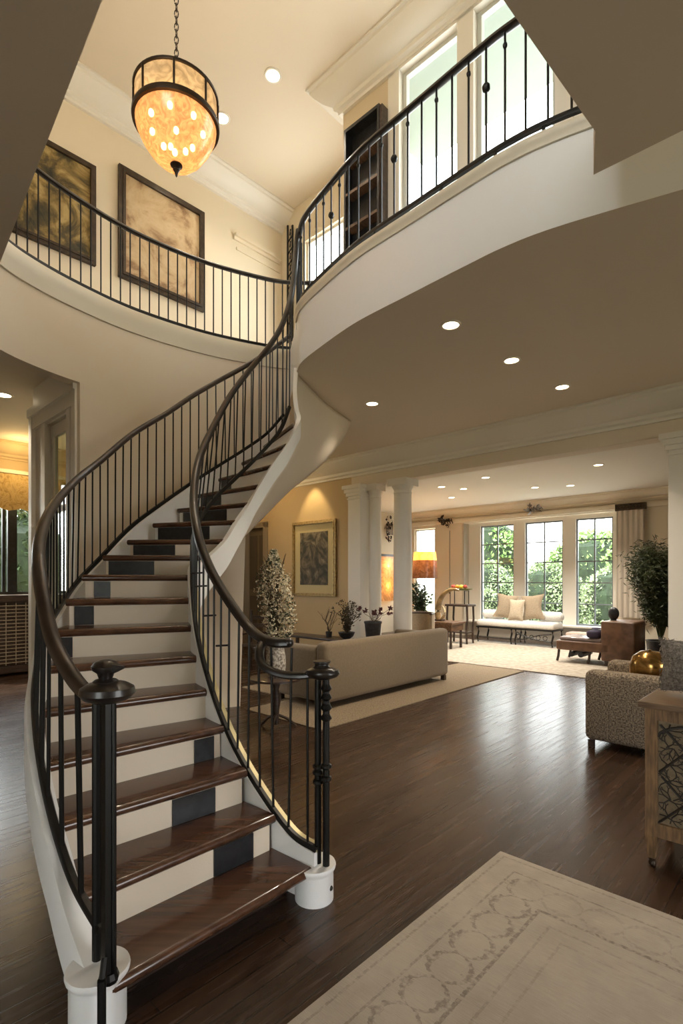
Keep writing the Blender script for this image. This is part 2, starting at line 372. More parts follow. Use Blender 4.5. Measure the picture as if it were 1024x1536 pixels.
mb=MB(); abbox(mb,-10.3,-10.2,BW-.02,BW,0,.16); abbox(mb,-9.27,-6.8,BW-.022,BW,0,.16); struct(mb.build('baseboard_hall',WHITE),'white baseboard of the hall wall')
def column(a, b, r, square, lab, zt=3.35):
    root=thing('column',lab,'column',ab(a,b),ROT); root['kind']='structure'
    mb=MB()
    if square: mb.box(-r,r,-r,r,.18,zt-.2)
    else: mb.lathe([(r*1.04,.14),(r,.24),(r,zt*.4),(r*.93,zt-.2)],n=28)
    mb.build('shaft',WHITE,root,smooth=not square)
    mb=MB()
    if square:
        mb.box(-r-.015,r+.015,-r-.015,r+.015,zt-.26,zt-.235); mb.box(-r-.03,r+.03,-r-.03,r+.03,zt-.2,zt-.14); mb.box(-r-.055,r+.055,-r-.055,r+.055,zt-.14,zt-.07); mb.box(-r-.085,r+.085,-r-.085,r+.085,zt-.07,zt)
    else:
        mb.lathe([(r*.95,zt-.26),(r*1.0,zt-.255),(r*1.0,zt-.235),(r*.93,zt-.23),(r*.93,zt-.2),(r*1.05,zt-.16),(r*1.16,zt-.12)],n=28); mb.box(-r*1.2,r*1.2,-r*1.2,r*1.2,zt-.12,zt)
    mb.build('capital',WHITE,root,smooth=False)
    mb=MB(); mb.box(-r*1.2,r*1.2,-r*1.2,r*1.2,0,.10); mb.lathe([(r*1.18,.10),(r*1.18,.14),(r*1.04,.18)],n=24) if not square else mb.box(-r*1.1,r*1.1,-r*1.1,r*1.1,.1,.18)
    mb.build('column_base',WHITE,root); return root
column(-6.60,BW+.03,.15,True,'square white pilaster at the end of the tan hall wall')
column(-6.28,BW+.12,.115,False,'slim round white column beside the square pilaster')
column(-5.60,BW+.06,.165,False,'thick round white column left of the living room opening')
column(-1.27,BW+.14,.22,True,'square white column right of the living room opening')
# door in the hall wall
d2=thing('door_2','grey-brown panelled door in the tan wall under the stairs','door',ab(-10.17,BW+.10),ROT); d2['kind']='structure'
DOORM=mat('taupe_door_paint',(.20,.16,.11),.5,noise=.15,nscale=4)
mb=MB(); mb.box(0,.80,0,.05,0.01,2.78); mb.build('door_leaf',DOORM,d2)
mb=MB()
for z0,z1 in ((.2,1.2),(1.35,2.6)):
    for x0,x1 in ((.10,.37),(.44,.70)): mb.box(x0,x1,-.012,0,z0,z1)
mb.build('door_panel',mat('dark_door_panel',(.11,.09,.07),.5),d2)
mb=MB(); mb.box(-.02,.06,-.14,0.02,0,2.86); mb.box(.74,.88,-.14,.02,0,2.86); mb.box(-.02,.88,-.14,.02,2.76,2.88); mb.build('door_casing',mat('taupe_casing',(.30,.24,.165),.5),d2)
# living room
WB=13.3
mb=MB(); abbox(mb,-10.0,4,BW+.28,WB+.5,LIVC,LIVC+.08); struct(mb.build('ceiling_living',mat('living_ceiling_paint',(.80,.75,.66),.85)),'cream living room ceiling')
# rear wall with window bay
WALLL=mat('living_wall_paint',(.76,.67,.52),.75,bump=.05,bscale=140)
def wins(scale): return [(-7.19*scale,-6.22*scale),(-5.91*scale,-4.94*scale),(-4.63*scale,-3.79*scale)]
WZ0,WZ1=.44,3.09
mb=MB()
abbox(mb,-10.0,-9.42,WB,WB+.25,0,LIVC); abbox(mb,-8.66,-7.70,WB,WB+.25,0,LIVC); abbox(mb,-9.42,-8.66,WB,WB+.25,0,.5); abbox(mb,-9.42,-8.66,WB,WB+.25,3.12,LIVC)
abbox(mb,-7.70,-3.72,WB,WB+.25,3.18,LIVC); abbox(mb,-3.72,4,WB,WB+.25,0,LIVC)
struct(mb.build('wall_living_rear',WALLL),'cream rear wall of the living room')
BB=WB+.28
ws=wins(BB/WB)
mb=MB(); edges=[-7.75]+[e for w in ws for e in w]+[-3.68]
for k in range(0,len(edges),2): abbox(mb,edges[k],edges[k+1],BB,BB+.2,0,3.25)
for w in ws: abbox(mb,w[0],w[1],BB,BB+.2,0,WZ0); abbox(mb,w[0],w[1],BB,BB+.2,WZ1,3.25)
abbox(mb,-7.75,-7.70,WB,BB,0,3.25); abbox(mb,-3.72,-3.67,WB,BB,0,3.25)
struct(mb.build('wall_window_bay',WHITE),'white recessed window bay')
def window(k, a0,a1,b,z0,z1,nx,ny,lab,frame=.035,mfr=None,mmunt=None,deep=.06):
    w=thing('window_%d'%k,lab,'window',ab(a0,b,z0),ROT); w['kind']='structure'
    Wd,H=a1-a0,z1-z0
    mb=MB(); mb.box(0,frame,0,deep,0,H); mb.box(Wd-frame,Wd,0,deep,0,H); mb.box(frame,Wd-frame,0,deep,0,frame); mb.box(frame,Wd-frame,0,deep,H-frame,H); mb.build('window_frame',mfr,w)
    mb=MB()
    for i in range(1,nx): x=Wd*i/nx; mb.box(x-.016,x+.016,.015,deep-.012,frame,H-frame)
    for j in range(1,ny): z=H*j/ny; mb.box(frame,Wd-frame,.018,deep-.015,z-.014,z+.014)
    if nx>1 or ny>1: mb.build('muntin_grid',mmunt,w)
    mb=MB(); mb.box(frame,Wd-frame,deep*.5-.004,deep*.5+.004,frame,H-frame); mb.build('glass_pane',PANE,w); return w
GMUN=mat('grey_window_metal',(.20,.22,.24),.4,.3)
for k,(w,l) in enumerate(zip(ws,('left tall gridded window of the living room','middle tall gridded window behind the tan pillow','right tall gridded window beside the hanging panel'))):
    window(k+1,w[0],w[1],BB+.05,WZ0,WZ1,2,5,l,mfr=GMUN,mmunt=GMUN)
window(4,-9.40,-8.68,WB+.05,.52,3.1,1,1,'bright narrow window behind the lamp',mfr=WHITE)
mb=MB(); abbox(mb,-7.7,-3.72,WB-.02,BB,.40,.44); struct(mb.build('trim_7',WHITE),'white sill board of the window bay')
mb=MB(); abbox(mb,-10.0,-9.85,BW+.28,WB,0,LIVC); struct(mb.build('wall_living_left',WALLL),'warm cream side wall between the columns')
mb=MB(); abbox(mb,3.2,3.35,BW+.28,WB,0,LIVC); struct(mb.build('wall_living_right',WALLL),'cream right wall of the living room')
crown('trim_8',ab(-9.85,WB),ab(3.2,WB),OB,LIVC,'cream cornice above the living room windows',.75,WALLL)
mb=MB(); abbox(mb,-9.85,3.2,WB-.11,WB,3.20,3.30); struct(mb.build('trim_9',WALLL),'cream ledge moulding below the living room cornice')
mb=MB(); abbox(mb,-9.8,-9.42,WB-.02,WB,0,.14); abbox(mb,-8.66,-7.72,WB-.02,WB,0,.14); abbox(mb,-3.7,3.2,WB-.02,WB,0,.14); struct(mb.build('baseboard_rear',WHITE),'white baseboard of the living room')
# left room
LA=-10.2
mb=MB()
def bwall(mb,a0,a1,b0,b1,z0,z1): abbox(mb,a0,a1,b0,b1,z0,z1)
bwall(mb,LA-.25,LA,-3.3,.6,0,CEIL); bwall(mb,LA-.25,LA,4.6,BW+.3,0,CEIL); bwall(mb,LA-.25,LA,.6,4.6,0,1.32); bwall(mb,LA-.25,LA,.6,4.6,3.36,CEIL)
struct(mb.build('wall_left_room',TAN),'tan wall of the left room with a wide window')
mb=MB(); rs=[[ab(LA,b,CEIL+d*.8)+OA*(q*.8) for q,d in CROWN] for b in (-3,7.4)]; mb.rings(rs,True); recalc(struct(mb.build('trim_10',TAN,smooth=True,auto=25),'tan crown in the left room'))
w5=thing('window_5','wide dark framed window in the left room','window',ab(LA-.12,.6,1.32),ROT+PI/2); w5['kind']='structure'
mb=MB(); mb.box(0,4.0,-.03,.03,0,.05); mb.box(0,4.0,-.03,.03,1.99,2.04); 
for x in (0,.95,1.98,3.0,3.95): mb.box(x,x+.05,-.03,.03,.05,1.99)
mb.build('window_frame',BLACKP,w5)
mb=MB(); mb.box(2.06,2.20,-.035,.035,.05,1.6); mb.build('window_post',BLACKP,w5)
mb=MB(); mb.box(.05,3.95,-.005,.003,.05,1.99); mb.build('glass_pane',PANE,w5)
# upper storey
UL=-7.0; UB=4.95; UF=5.95; UCO=-4.61
UWALL=mat('upper_wall_paint',(.76,.65,.48),.75,bump=.05,bscale=140)
mb=MB(); abbox(mb,UL-.2,UL,-4,UF+.2,UPF,UPC); struct(mb.build('wall_upper_left',UWALL),'cream upper wall carrying two framed pictures')
FW=[(-6.30,-5.35)]
mb=MB(); abbox(mb,UL,-6.42,UF,UF+.2,UPF,UPC); abbox(mb,-5.12,UCO,UF,UF+.2,UPF,UPC); abbox(mb,-6.42,-5.12,UF,UF+.2,7.18,UPC); abbox(mb,-6.42,-5.12,UF,UF+.2,UPF,5.3)
struct(mb.build('wall_upper_far',UWALL),'pale far wall of the upper gallery')
window(6,-6.42,-5.12,UF+.06,5.3,7.18,1,1,'bright window at the far end of the gallery behind the balusters',mfr=WHITE)
UTAN=mat('upper_tan_paint',(.66,.54,.37),.75)
mb=MB(); abbox(mb,UCO,UCO+.14,UB+.14,UF+.2,UPF,UPC); abbox(mb,UCO,-3.86,UB,UB+.2,UPF,UPC); abbox(mb,-3.86,-1.2,UB,UB+.2,7.60,UPC); abbox(mb,-1.2,5,UB,UB+.2,UPF,UPC); abbox(mb,-3.86,-1.2,UB,UB+.2,UPF,4.7)
struct(mb.build('wall_upper_right',UTAN),'tan upper wall with tall white windows')
mb=MB()
for a0,a1 in ((-3.86,-3.70),(-2.93,-2.74),(-1.90,-1.74)): abbox(mb,a0,a1,UB-.03,UB+.12,4.62,7.60)
abbox(mb,-3.86,-1.74,UB-.03,UB+.12,7.50,7.62); abbox(mb,-1.74,-1.2,UB,UB+.2,4.7,7.6); abbox(mb,-3.86,-1.74,UB-.04,UB+.12,4.55,4.66)
struct(mb.build('trim_11',WHITE),'white casing of the upper windows')
WGREY=mat('pale_grey_sash',(.55,.55,.50),.4)
window(7,-3.70,-2.93,UB+.05,4.66,7.50,1,1,'left tall window above the balcony railing',frame=.05,mfr=WGREY)
window(8,-2.74,-1.90,UB+.05,4.66,7.50,1,1,'right tall window above the balcony railing, cut by the soffit',frame=.05,mfr=WGREY)
mb=MB(); abbox(mb,-7.3,5.9,-4,UF+.25,UPC,UPC+.12); struct(mb.build('ceiling_upper',CEILU),'warm cream upper ceiling')
mb=MB(); rs=[[ab(5,UB,UPC+d*.95)+OB*(q*.95) for q,d in CROWN],[ab(UCO,UB,UPC+d*.95)+OB*(q*.95)-OA*(q*.95) for q,d in CROWN],[ab(UCO,UF,UPC+d*.95)-OA*(q*.95) for q,d in CROWN]]; mb.rings(rs,True); recalc(struct(mb.build('trim_12',WHITE,smooth=True,auto=25),'white crown over the upper windows turning the wall corner'))
mb=MB(); rs=[[ab(UL,b,UPC+d*.9)+OA*(q*.9) for q,d in CROWN] for b in (-4,UF)]; mb.rings(rs,True); recalc(struct(mb.build('trim_14',WHITE,smooth=True,auto=25),'white crown along the upper left wall'))
mb=MB(); abbox(mb,UL,UL+.07,4.95,5.9,7.05,7.09); abbox(mb,UL,UL+.03,4.95,5.9,7.0,7.05); abbox(mb,UL,UL+.02,5.0,5.9,6.86,6.9); struct(mb.build('trim_15',UWALL),'thin cream picture ledge on the upper left wall')
mb=MB(); abbox(mb,-4.4,6,UB+.2,6.42,7.62,7.75); struct(mb.build('porch_roof',mat('porch_soffit',(.20,.235,.20),.7)),'pale green porch soffit outside the upper windows')
# entrance side of the foyer (behind the viewer) and its right side
FB=-2.3
mb=MB(); abbox(mb,-10.3,-1.8,FB-.2,FB,0,UPC); abbox(mb,1.6,5.8,FB-.2,FB,0,UPC); abbox(mb,-1.8,1.6,FB-.2,FB,2.4,5.0); abbox(mb,-1.8,-.7,FB-.2,FB,0,2.4); abbox(mb,.7,1.6,FB-.2,FB,0,2.4); abbox(mb,-1.8,1.6,FB-.2,FB,7.2,UPC)
struct(mb.build('wall_front',WALL),'cream entrance wall')
mb=MB(); abbox(mb,5.65,5.85,FB,1.2,0,UPC); abbox(mb,5.65,5.85,4.6,BW+.3,0,UPC); abbox(mb,5.65,5.85,1.2,4.6,0,.4); abbox(mb,5.65,5.85,1.2,4.6,3.3,UPC)
struct(mb.build('wall_right',WALL),'cream right wall of the foyer')
mb=MB(); abbox(mb,-10.45,-10.25,FB-.1,-3.0,0,CEIL); struct(mb.build('wall_left_front',WALL),'cream left wall by the entrance')
window(9,-.7,.7,FB-.12,0.02,2.4,2,3,'glazed entrance doors',mfr=WHITE,mmunt=WHITE)
window(10,-1.8,1.6,FB-.12,5.0,7.2,5,2,'upper entrance window',mfr=WHITE,mmunt=WHITE)
# ground outside
mb=MB(); mb.add([ab(-60,-60,-.14),ab(60,-60,-.14),ab(60,60,-.14),ab(-60,60,-.14)],[(0,1,2,3)]); struct(mb.build('ground_lawn',LAWN),'green lawn outside')
mb=MB(); abbox(mb,-13,4,WB+.5,WB+4,-.13,-.04); struct(mb.build('patio_terrace',STONE),'pale stone terrace outside the windows')
# ------------------------------------------------------------------ staircase
ZT=[0,.18,.36,.54,.72,.90,1.08,1.26,1.44,1.61,1.775,1.93,2.12,2.31,2.50,2.71,2.93,3.16,3.38]
RT=[(.02,2.35),(-.157,2.52),(-.358,2.69),(-.532,2.84),(-.70,3.05),(-.836,3.23),(-.93,3.41),(-1.02,3.62),(-1.10,3.86),(-1.155,4.10),(-1.15,4.35),(-1.05,4.6),(-.985,4.8),(-.915,5.0),(-.82,5.1),(-.71,5.18),(-.57,5.24),(-.49,5.30),(-.475,5.43)]
LT=[(-.58,1.62),(-.752,1.845),(-.947,2.056),(-1.158,2.248),(-1.33,2.46),(-1.50,2.74),(-1.63,3.0),(-1.74,3.28),(-1.82,3.58),(-1.88,3.92),(-1.90,4.30),(-1.86,4.68),(-1.77,5.05),(-1.65,5.4),(-1.52,5.65),(-1.35,5.85),(-1.14,6.03),(-.90,6.15),(-.6,6.3)]
RTv=[Vector((x,y,z)) for (x,y),z in zip(RT,ZT)]; LTv=[Vector((x,y,z)) for (x,y),z in zip(LT,ZT)]
stair=thing('staircase','curved white staircase with walnut treads rising to the upper balcony','staircase',(-.45,2.2,0))
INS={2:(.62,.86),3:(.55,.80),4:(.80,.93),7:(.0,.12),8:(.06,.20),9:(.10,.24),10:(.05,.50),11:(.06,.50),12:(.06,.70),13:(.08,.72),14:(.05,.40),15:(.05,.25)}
for k in range(1,18):
    l0,r0,l1,r1=cr(LTv,k),cr(RTv,k),cr(LTv,k+1),cr(RTv,k+1)
    w=(r0-l0).normalized(); lex=.05; rex=.004 if k>=9 else .03
    l0=l0-w*lex; r0=r0+w*rex; w1=(r1-l1); w1.z=0; w1.normalize(); l1=l1-w1*lex; r1=r1+w1*(-.005 if k>=9 else .03)
    zt=ZT[k]; th=.048
    def line(z,n):      # a line across the tread, n metres behind the nosing (negative = in front)
        out=[]
        for p0,p1 in ((l0,l1),(r0,r1)):
            d=p1-p0; d.z=0; L=max(.02,d.length); q=p0+d*(n/max(L,.12)) if n<=L*1.0 else p1+d.normalized()*(n-L)
            out.append(Vector((q.x,q.y,z)))
        return out
    prof=[(.03,zt-th)]
    for j in range(7):
        t=-PI/2+PI*j/6; prof.append((.024-.024*math.cos(t)*1.0,zt-th/2+th/2*math.sin(t)))
    rows=[]
    for n,z in prof: rows.append(line(z,n))
    def back(z):
        out=[]
        for p0,p1 in ((l0,l1),(r0,r1)):
            d=p1-p0; d.z=0; q=p1+d.normalized()*(.03 if k<9 else .0); out.append(Vector((q.x,q.y,z)))
        return out
    rows.append(back(zt)); rows.append(back(zt-th))
    mb=MB(); n=len(rows)
    vs=[p for r in rows for p in r]
    fs=[(2*i,2*i+1,2*((i+1)%n)+1,2*((i+1)%n)) for i in range(n)]
    fs.append(tuple(2*i for i in range(n))); fs.append(tuple(2*i+1 for i in range(n-1,-1,-1)))
    mb.add(vs,fs); recalc(mb.build('tread',TREAD,stair,smooth=True,world=True,auto=50))
    # riser below this tread
    zb=ZT[k-1]-.01 if k>1 else 0.0
    a,b=l0.copy(),r0.copy()
    back_d=((l1-l0)+(r1-r0)); back_d.z=0; back_d.normalize()
    def strip(u0,u1,z0,z1,off,th2):
        p=a.lerp(b,u0)+back_d*off; q=a.lerp(b,u1)+back_d*off
        return [(p.x,p.y),(q.x,q.y),(q.x+back_d.x*th2,q.y+back_d.y*th2),(p.x+back_d.x*th2,p.y+back_d.y*th2)]
    mb=MB(); mb.prism(strip(.02,.975 if k<9 else .96,0,0,.022 if k>1 else .17,.02),zb,zt-th); recalc(mb.build('riser',STRW if k>11 else (WALL if k>1 else DWOOD),stair,world=True))  # lowest riser coloured dark for the shadow under the first tread
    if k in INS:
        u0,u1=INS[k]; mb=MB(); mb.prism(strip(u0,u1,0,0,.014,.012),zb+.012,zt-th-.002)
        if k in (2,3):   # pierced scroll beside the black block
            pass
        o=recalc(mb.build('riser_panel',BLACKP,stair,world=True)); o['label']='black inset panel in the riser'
# right stringer: low string wall, then the tall white face that flows up into the balcony fascia
SR=[(475,1278,2.58,.0),(434,1249,2.68,.0),(379,1171,2.88,.0),(340,1097,3.08,.2),(312,1019,3.28,.45),(295,948,3.5,.72),(288.5,890,3.8,.98),(287,850,4.05,1.2)]
S=[]
for x,y,d,zb in SR:
    p=at(x,y,d); S.append((p.x,p.y,p.z,zb))
S+=[(-1.13,4.33,1.74,1.44),(-1.03,4.6,1.91,1.66),(-.965,4.8,2.10,1.86),(-.89,5.0,2.29,2.08),(-.80,5.08,2.48,2.28),(-.69,5.16,2.69,2.49),(-.55,5.24,2.92,2.72),(-.47,5.31,3.10,2.92),(-.44,5.42,3.24,3.06),(-.475,5.55,3.38,3.28),(-.505,5.70,3.62,3.56),(-.505,5.86,3.93,3.86)]
Stop=spl([Vector((s[0],s[1],s[2])) for s in S],110); Sbot=spl([Vector((s[0],s[1],s[3])) for s in S],110)
rs=[]
for i,(p,q) in enumerate(zip(Stop,Sbot)):
    n=nrm2(Stop,i)*.022; zb=max(0,q.z)
    rs.append([Vector((p.x-n.x,p.y-n.y,zb)),Vector((p.x+n.x,p.y+n.y,zb)),Vector((p.x+n.x,p.y+n.y,p.z)),Vector((p.x-n.x,p.y-n.y,p.z))])
mb=MB(); mb.rings(rs,True); recalc(mb.build('stringer',STRW,stair,smooth=True,world=True))
GCAP=mat('pale_gold_cap',(.50,.42,.22),.35,.35,noise=.2,nscale=10)
k8=int(110*7.3/(len(S)-1))
rs=[]
for i,p in enumerate(Stop[:k8]):
    n=nrm2(Stop,i); rs.append([p-n*.004+Vector((0,0,-.005)),p+n*.04+Vector((0,0,-.005)),p+n*.04+Vector((0,0,.022)),p-n*.004+Vector((0,0,.022))])
mb=MB(); mb.rings(rs,True); o=recalc(mb.build('stringer_cap',GCAP,stair,smooth=True,world=True)); o['label']='pale gold cap strip on the inner stringer'
# left stringer under the left base rail
BL=[(152,1395,1.86),(110,1320,2.02),(80,1230,2.15),(62,1150,2.28),(53,1080,2.45),(53,1020,2.7),(64,960,3.1),(80,925,3.5),(97,899,3.9),(117,871,4.25),(152,835,4.6),(195,791,5.0),(240,757,5.35),(289,723,5.7),(330,697,5.93),(365,675,6.1),(400,650,6.3),(425,622,6.5)]
HL=[(155,1043,1.83),(130,1038,1.9),(105,1008,2.02),(80,960,2.15),(65,895,2.3),(58,840,2.5),(61,803,2.8),(74,768,3.3),(92,743,3.8),(120,715,4.25),(152,690,4.6),(200,650,5.03),(250,620,5.42),(290,593,5.7),(330,570,5.95),(365,551,6.1),(400,529,6.3),(433,505,6.6)]
BLp=spl([at(*p) for p in BL],120); HLp=spl([at(*p) for p in HL],120)
rs=[]
for i,p in enumerate(BLp):
    u=i/119; n=nrm2(BLp,i); wo=.055-.02*min(1,u*2.2); wi=.035
    zt=p.z-.02; zt-=.135*max(0,1-u/.09); zb=max(0,zt-(.20+.20*max(0,min(1,(u-.25)/.2))))
    rs.append([Vector((p.x+n.x*wi,p.y+n.y*wi,zb)),Vector((p.x-n.x*wo,p.y-n.y*wo,zb)),Vector((p.x-n.x*wo*1.0,p.y-n.y*wo,zt-.05)),Vector((p.x-n.x*(wo*.8),p.y-n.y*wo*.8,zt)),Vector((p.x+n.x*wi,p.y+n.y*wi,zt))])
mb=MB(); mb.rings(rs,True); recalc(mb.build('stringer',STRW,stair,smooth=True,world=True,auto=30))
# sculpted underside
RB=[]; LB=[]
for t in range(2,12):
    r=cr(RTv,t); l=cr(LTv,t); RB.append(Vector((r.x,r.y,max(.001,r.z-.30)))); LB.append(Vector((l.x,l.y,max(.001,l.z-.30))))
def sb(i): s=S[i]; return Vector((s[0],s[1],s[3]))
RB+= [sb(10),sb(11),sb(12),sb(13),sb(14),sb(15),sb(16),sb(17),sb(18),sb(19)]
LB+= [Vector(p) for p in ((-1.77,5.05,1.68),(-1.55,5.35,1.72),(-1.28,5.55,1.82),(-1.0,5.85,2.14),(-.64,6.28,2.62),(-.44,6.6,2.86),(-.2,7.0,3.17),(-.05,7.25,3.42),(.06,7.47,3.65),(.13,7.63,3.87))]
SB1=spl(RB,90); SB2=spl(LB,90)
rs=[[p.lerp(q,j/8)+Vector((0,0,-.05*math.sin(PI*j/8)*(1 if i>40 else .2))) for j in range(9)] for i,(p,q) in enumerate(zip(SB1,SB2))]
mb=MB(); mb.rings(rs,False,0,closed=False)
o=mb.build('underside',CEILM,stair,smooth=True,world=True,auto=60); o['label']='sculpted beige underside of the upper flight'
md=o.modifiers.new('thick','SOLIDIFY'); md.thickness=.02; md.offset=0
# round starting blocks
def block(x,y,r,h):
    mb=MB(); mb.lathe([(r*.97,0),(r*.97,h-.04),(r,h-.03),(r*1.07,h-.022),(r*1.10,h-.01),(r*1.07,h),(r*.9,h)],(x,y,0),32); return mb.build('starting_block',STRW,stair,smooth=True,world=True)
block(-.862,1.865,.098,.205); block(-.135,2.605,.098,.175)
mb=MB(); mb.prism([(-.50,2.27),(-.12,2.53),(-.16,2.62),(-.52,2.36)],0,.13)
# ------------------------------------------------------------------ railings
HPROF=[(.030*math.cos(2*PI*k/14)*(1.1 if math.sin(2*PI*k/14)<0 else .95),.026*math.sin(2*PI*k/14)) for k in range(14)]
def hp(s): return [(a*s,b*s) for a,b in HPROF]
SHOE=[(-.014,-.016),(.014,-.016),(.016,.006),(.010,.016),(-.010,.016),(-.016,.006)]
def balusters(root, base, top, n, r=.0075, skip=0, knobs=None, seg=6):
    bp=even(base,n)
    for i,p in enumerate(bp):
        if i<skip or i>=n-skip: continue
        q=near_xy(top,p); mb=MB()
        z1=q.z-.012
        if z1-p.z<.15: continue
        mb.cyl((p.x,p.y,p.z),(q.x,q.y,z1),r,seg)
        if knobs: knobs(mb,i,p,Vector((q.x,q.y,z1)))
        mb.build('baluster',IRON,root,world=True)
# outer (left) stair railing
rl=thing('stair_railing','outer stair railing along the curved wall, dark rail on thin black balusters','railing',(-.86,1.87,0))
MB().tube(HLp,0,prof=hp(1.0)).build('handrail',RAILB,rl,smooth=True,world=True)
MB().tube(BLp,0,prof=SHOE).build('base_rail',IRON,rl,smooth=True,world=True)
balusters(rl,BLp[22:],HLp,44,.0072)
for px,y0,y1,d,r in ((66,930,1150,2.27,.008),(75,905,1200,2.2,.008),(98,1030,1285,2.10,.010),(126,1050,1352,1.98,.011)):
    p=at(px,y1,d); q=near_xy(HLp,p); p2=near_xy(BLp,p); MB().cyl((p2.x,p2.y,p2.z),(q.x,q.y,q.z-.01),r,8).build('baluster',IRON,rl,world=True)
nx,ny=-.795,1.80
mb=MB(); mb.tube([(nx,ny,.20),(nx,ny,1.16)],.026,4); mb.tube([(nx+.022,ny-.008,.20),(nx+.022,ny-.008,1.16)],.008,6)
mb.lathe([(.03,.20),(.034,.215),(.028,.235)],(nx,ny,0),12)
mb.build('newel_post',IRON,rl,world=True)
mb=MB(); mb.cyl((nx-.075,ny+.075,.22),(nx-.075,ny+.075,1.15),.017,10); mb.build('newel_post',IRON,rl,world=True)
mb=MB(); mb.cyl((nx+.01,ny-.075,.0),(nx+.01,ny-.075,.26),.014,10); mb.ball((nx+.01,ny-.075,.03),.024,10); mb.cyl((nx+.01,ny-.075,.24),(nx,ny-.03,.30),.012,8); mb.build('newel_foot',IRON,rl,smooth=True,world=True)
mb=MB(); mb.rings([[(nx-.005+math.cos(2*PI*k/20)*rx,ny+math.sin(2*PI*k/20)*ry,z) for k in range(20)] for rx,ry,z in ((.050,.05,1.155),(.075,.07,1.165),(.092,.085,1.183),(.088,.082,1.203),(.065,.06,1.217),(.03,.03,1.222))],True)
o=mb.build('newel_cap',RAILM,rl,smooth=True,world=True)
fx,fy=nx-.015,ny+.01
mb=MB(); mb.lathe([(.040,1.217),(.042,1.223),(.036,1.228),(.022,1.232),(.024,1.24)],(fx,fy,0),16)
mb.lathe([(.024,1.237),(.028,1.25),(.044,1.262),(.047,1.275),(.036,1.288),(.014,1.296)],(fx,fy,0),16)
mb.tube([(fx+.02,fy-.01,1.268),(fx+.05,fy-.018,1.272),(fx+.072,fy-.022,1.274)],.022,8,r2=.005)
o=mb.build('finial',RAILM,rl,smooth=True,world=True); o['label']='black pointed knob'
# inner (right) stair railing
rr=thing('stair_railing','inner stair railing with looping dark handrail and paired front newels','railing',(-.135,2.605,0))
BR=[(475,1275,2.58),(434,1246,2.68),(379,1168,2.88),(340,1094,3.08),(312,1016,3.28),(295,945,3.5),(289,888,3.8),(288,835,4.05),(290,805,4.3),(302,775,4.55),(324,745,4.75),(350,720,4.95),(376,695,5.1),(402,668,5.2),(421,643,5.3),(434,610,5.42)]
HR=[(432,964,2.72),(414,964,2.73),(396,959,2.78),(380,948,2.88),(364,930,2.97),(342,899,3.08),(320,862,3.22),(305,828,3.36),(296,795,3.5),(290.5,757,3.78),(292,720,4.02),(300,683,4.3),(318,643,4.55),(345,594,4.85),(375,554,5.06),(400,524,5.16),(419,495,5.26),(431,465,5.36),(437.5,437,5.5),(441.5,402,5.66),(444,368,5.80),(447,345,5.83)]
BRp=spl([at(*p) for p in BR],130); HRp=spl([at(*p) for p in HR],150)
MB().tube(HRp,0,prof=hp(1.0)).build('handrail',RAILM,rr,smooth=True,world=True)
MB().tube(BRp,0,prof=SHOE).build('base_rail',IRON,rr,smooth=True,world=True)
e=at(432,964,2.72); mb=MB(); mb.ball((e.x,e.y,e.z),.03,12,sc=(1,1,.85)); mb.build('rail_end',RAILM,rr,smooth=True,world=True)
low=spl([at(396,962,2.78),at(389,975,2.72),at(391,992,2.68),at(402,1004,2.65),at(425,1012,2.63),at(455,1013,2.61),at(486,1008,2.60)],40)
MB().tube(low,0,prof=hp(.78)).build('easing_rail',RAILM,rr,smooth=True,world=True)
top_all=HRp[40:]
balusters(rr,BRp[3:],low[12:]+HRp,36,.0066,knobs=lambda mb,i,p,q:(mb.tube([p.lerp(q,.55)+Vector((-.03,0,0)),p.lerp(q,.55)+Vector((.05,0,.004))],.006,5) if i in (7,9,11,12) else None))
for (x,y,r,z0,z1) in ((-.116,2.60,.017,.17,1.10),(-.075,2.575,.017,0.0,1.10)):
    mb=MB(); mb.cyl((x,y,z0),(x,y,z1),r,12)
    for zz in ((.575,.62,.65) if z0>.1 else (.60,.66)): mb.lathe([(r,zz-.014),(r*1.55,zz-.006),(r*1.55,zz+.006),(r,zz+.014)],(x,y,0),14)
    if z0<.1:
        for zz in (.90,.95,1.0,1.045): mb.lathe([(r,zz-.02),(r*1.7,zz-.006),(r*1.4,zz+.004),(r,zz+.016)],(x,y,0),14)
        mb.lathe([(r*1.6,0),(r*1.6,.03),(r,.05)],(x,y,0),14); mb.ball((x+.02,y-.01,.07),.014,8)
    mb.build('newel_post',IRON,rr,smooth=True,world=True)
mb=MB(); mb.rings([[(-.092+math.cos(2*PI*k/20)*rx,2.59+math.sin(2*PI*k/20)*ry,z) for k in range(20)] for rx,ry,z in ((.04,.04,1.085),(.072,.06,1.095),(.085,.068,1.112),(.078,.064,1.128),(.05,.05,1.14))],True); mb.lathe([(.045,1.14),(.036,1.148),(.034,1.158),(.044,1.165),(.044,1.172),(.03,1.174)],(-.097,2.59,0),18)
mb.build('newel_cap',RAILM,rr,smooth=True,world=True)
# far balcony railing
def zpath(P,z,off=0.0,side=1): return [p+nrm2(P,i)*off*side+Vector((0,0,z)) for i,p in enumerate(P)]
LR=spl([p for p in LE],80)
fb=thing('balcony_railing','far curved balcony railing below the framed pictures','railing',(LR[0].x,LR[0].y,UPF))
MB().tube(zpath(LR,UPF+.90,.0),0,prof=hp(.95)).build('handrail',RAILM,fb,smooth=True,world=True)
MB().tube(zpath(LR,UPF+.055),0,prof=SHOE).build('base_rail',IRON,fb,smooth=True,world=True)
balusters(fb,zpath(LR,UPF+.0),zpath(LR,UPF+.90),38,.008)
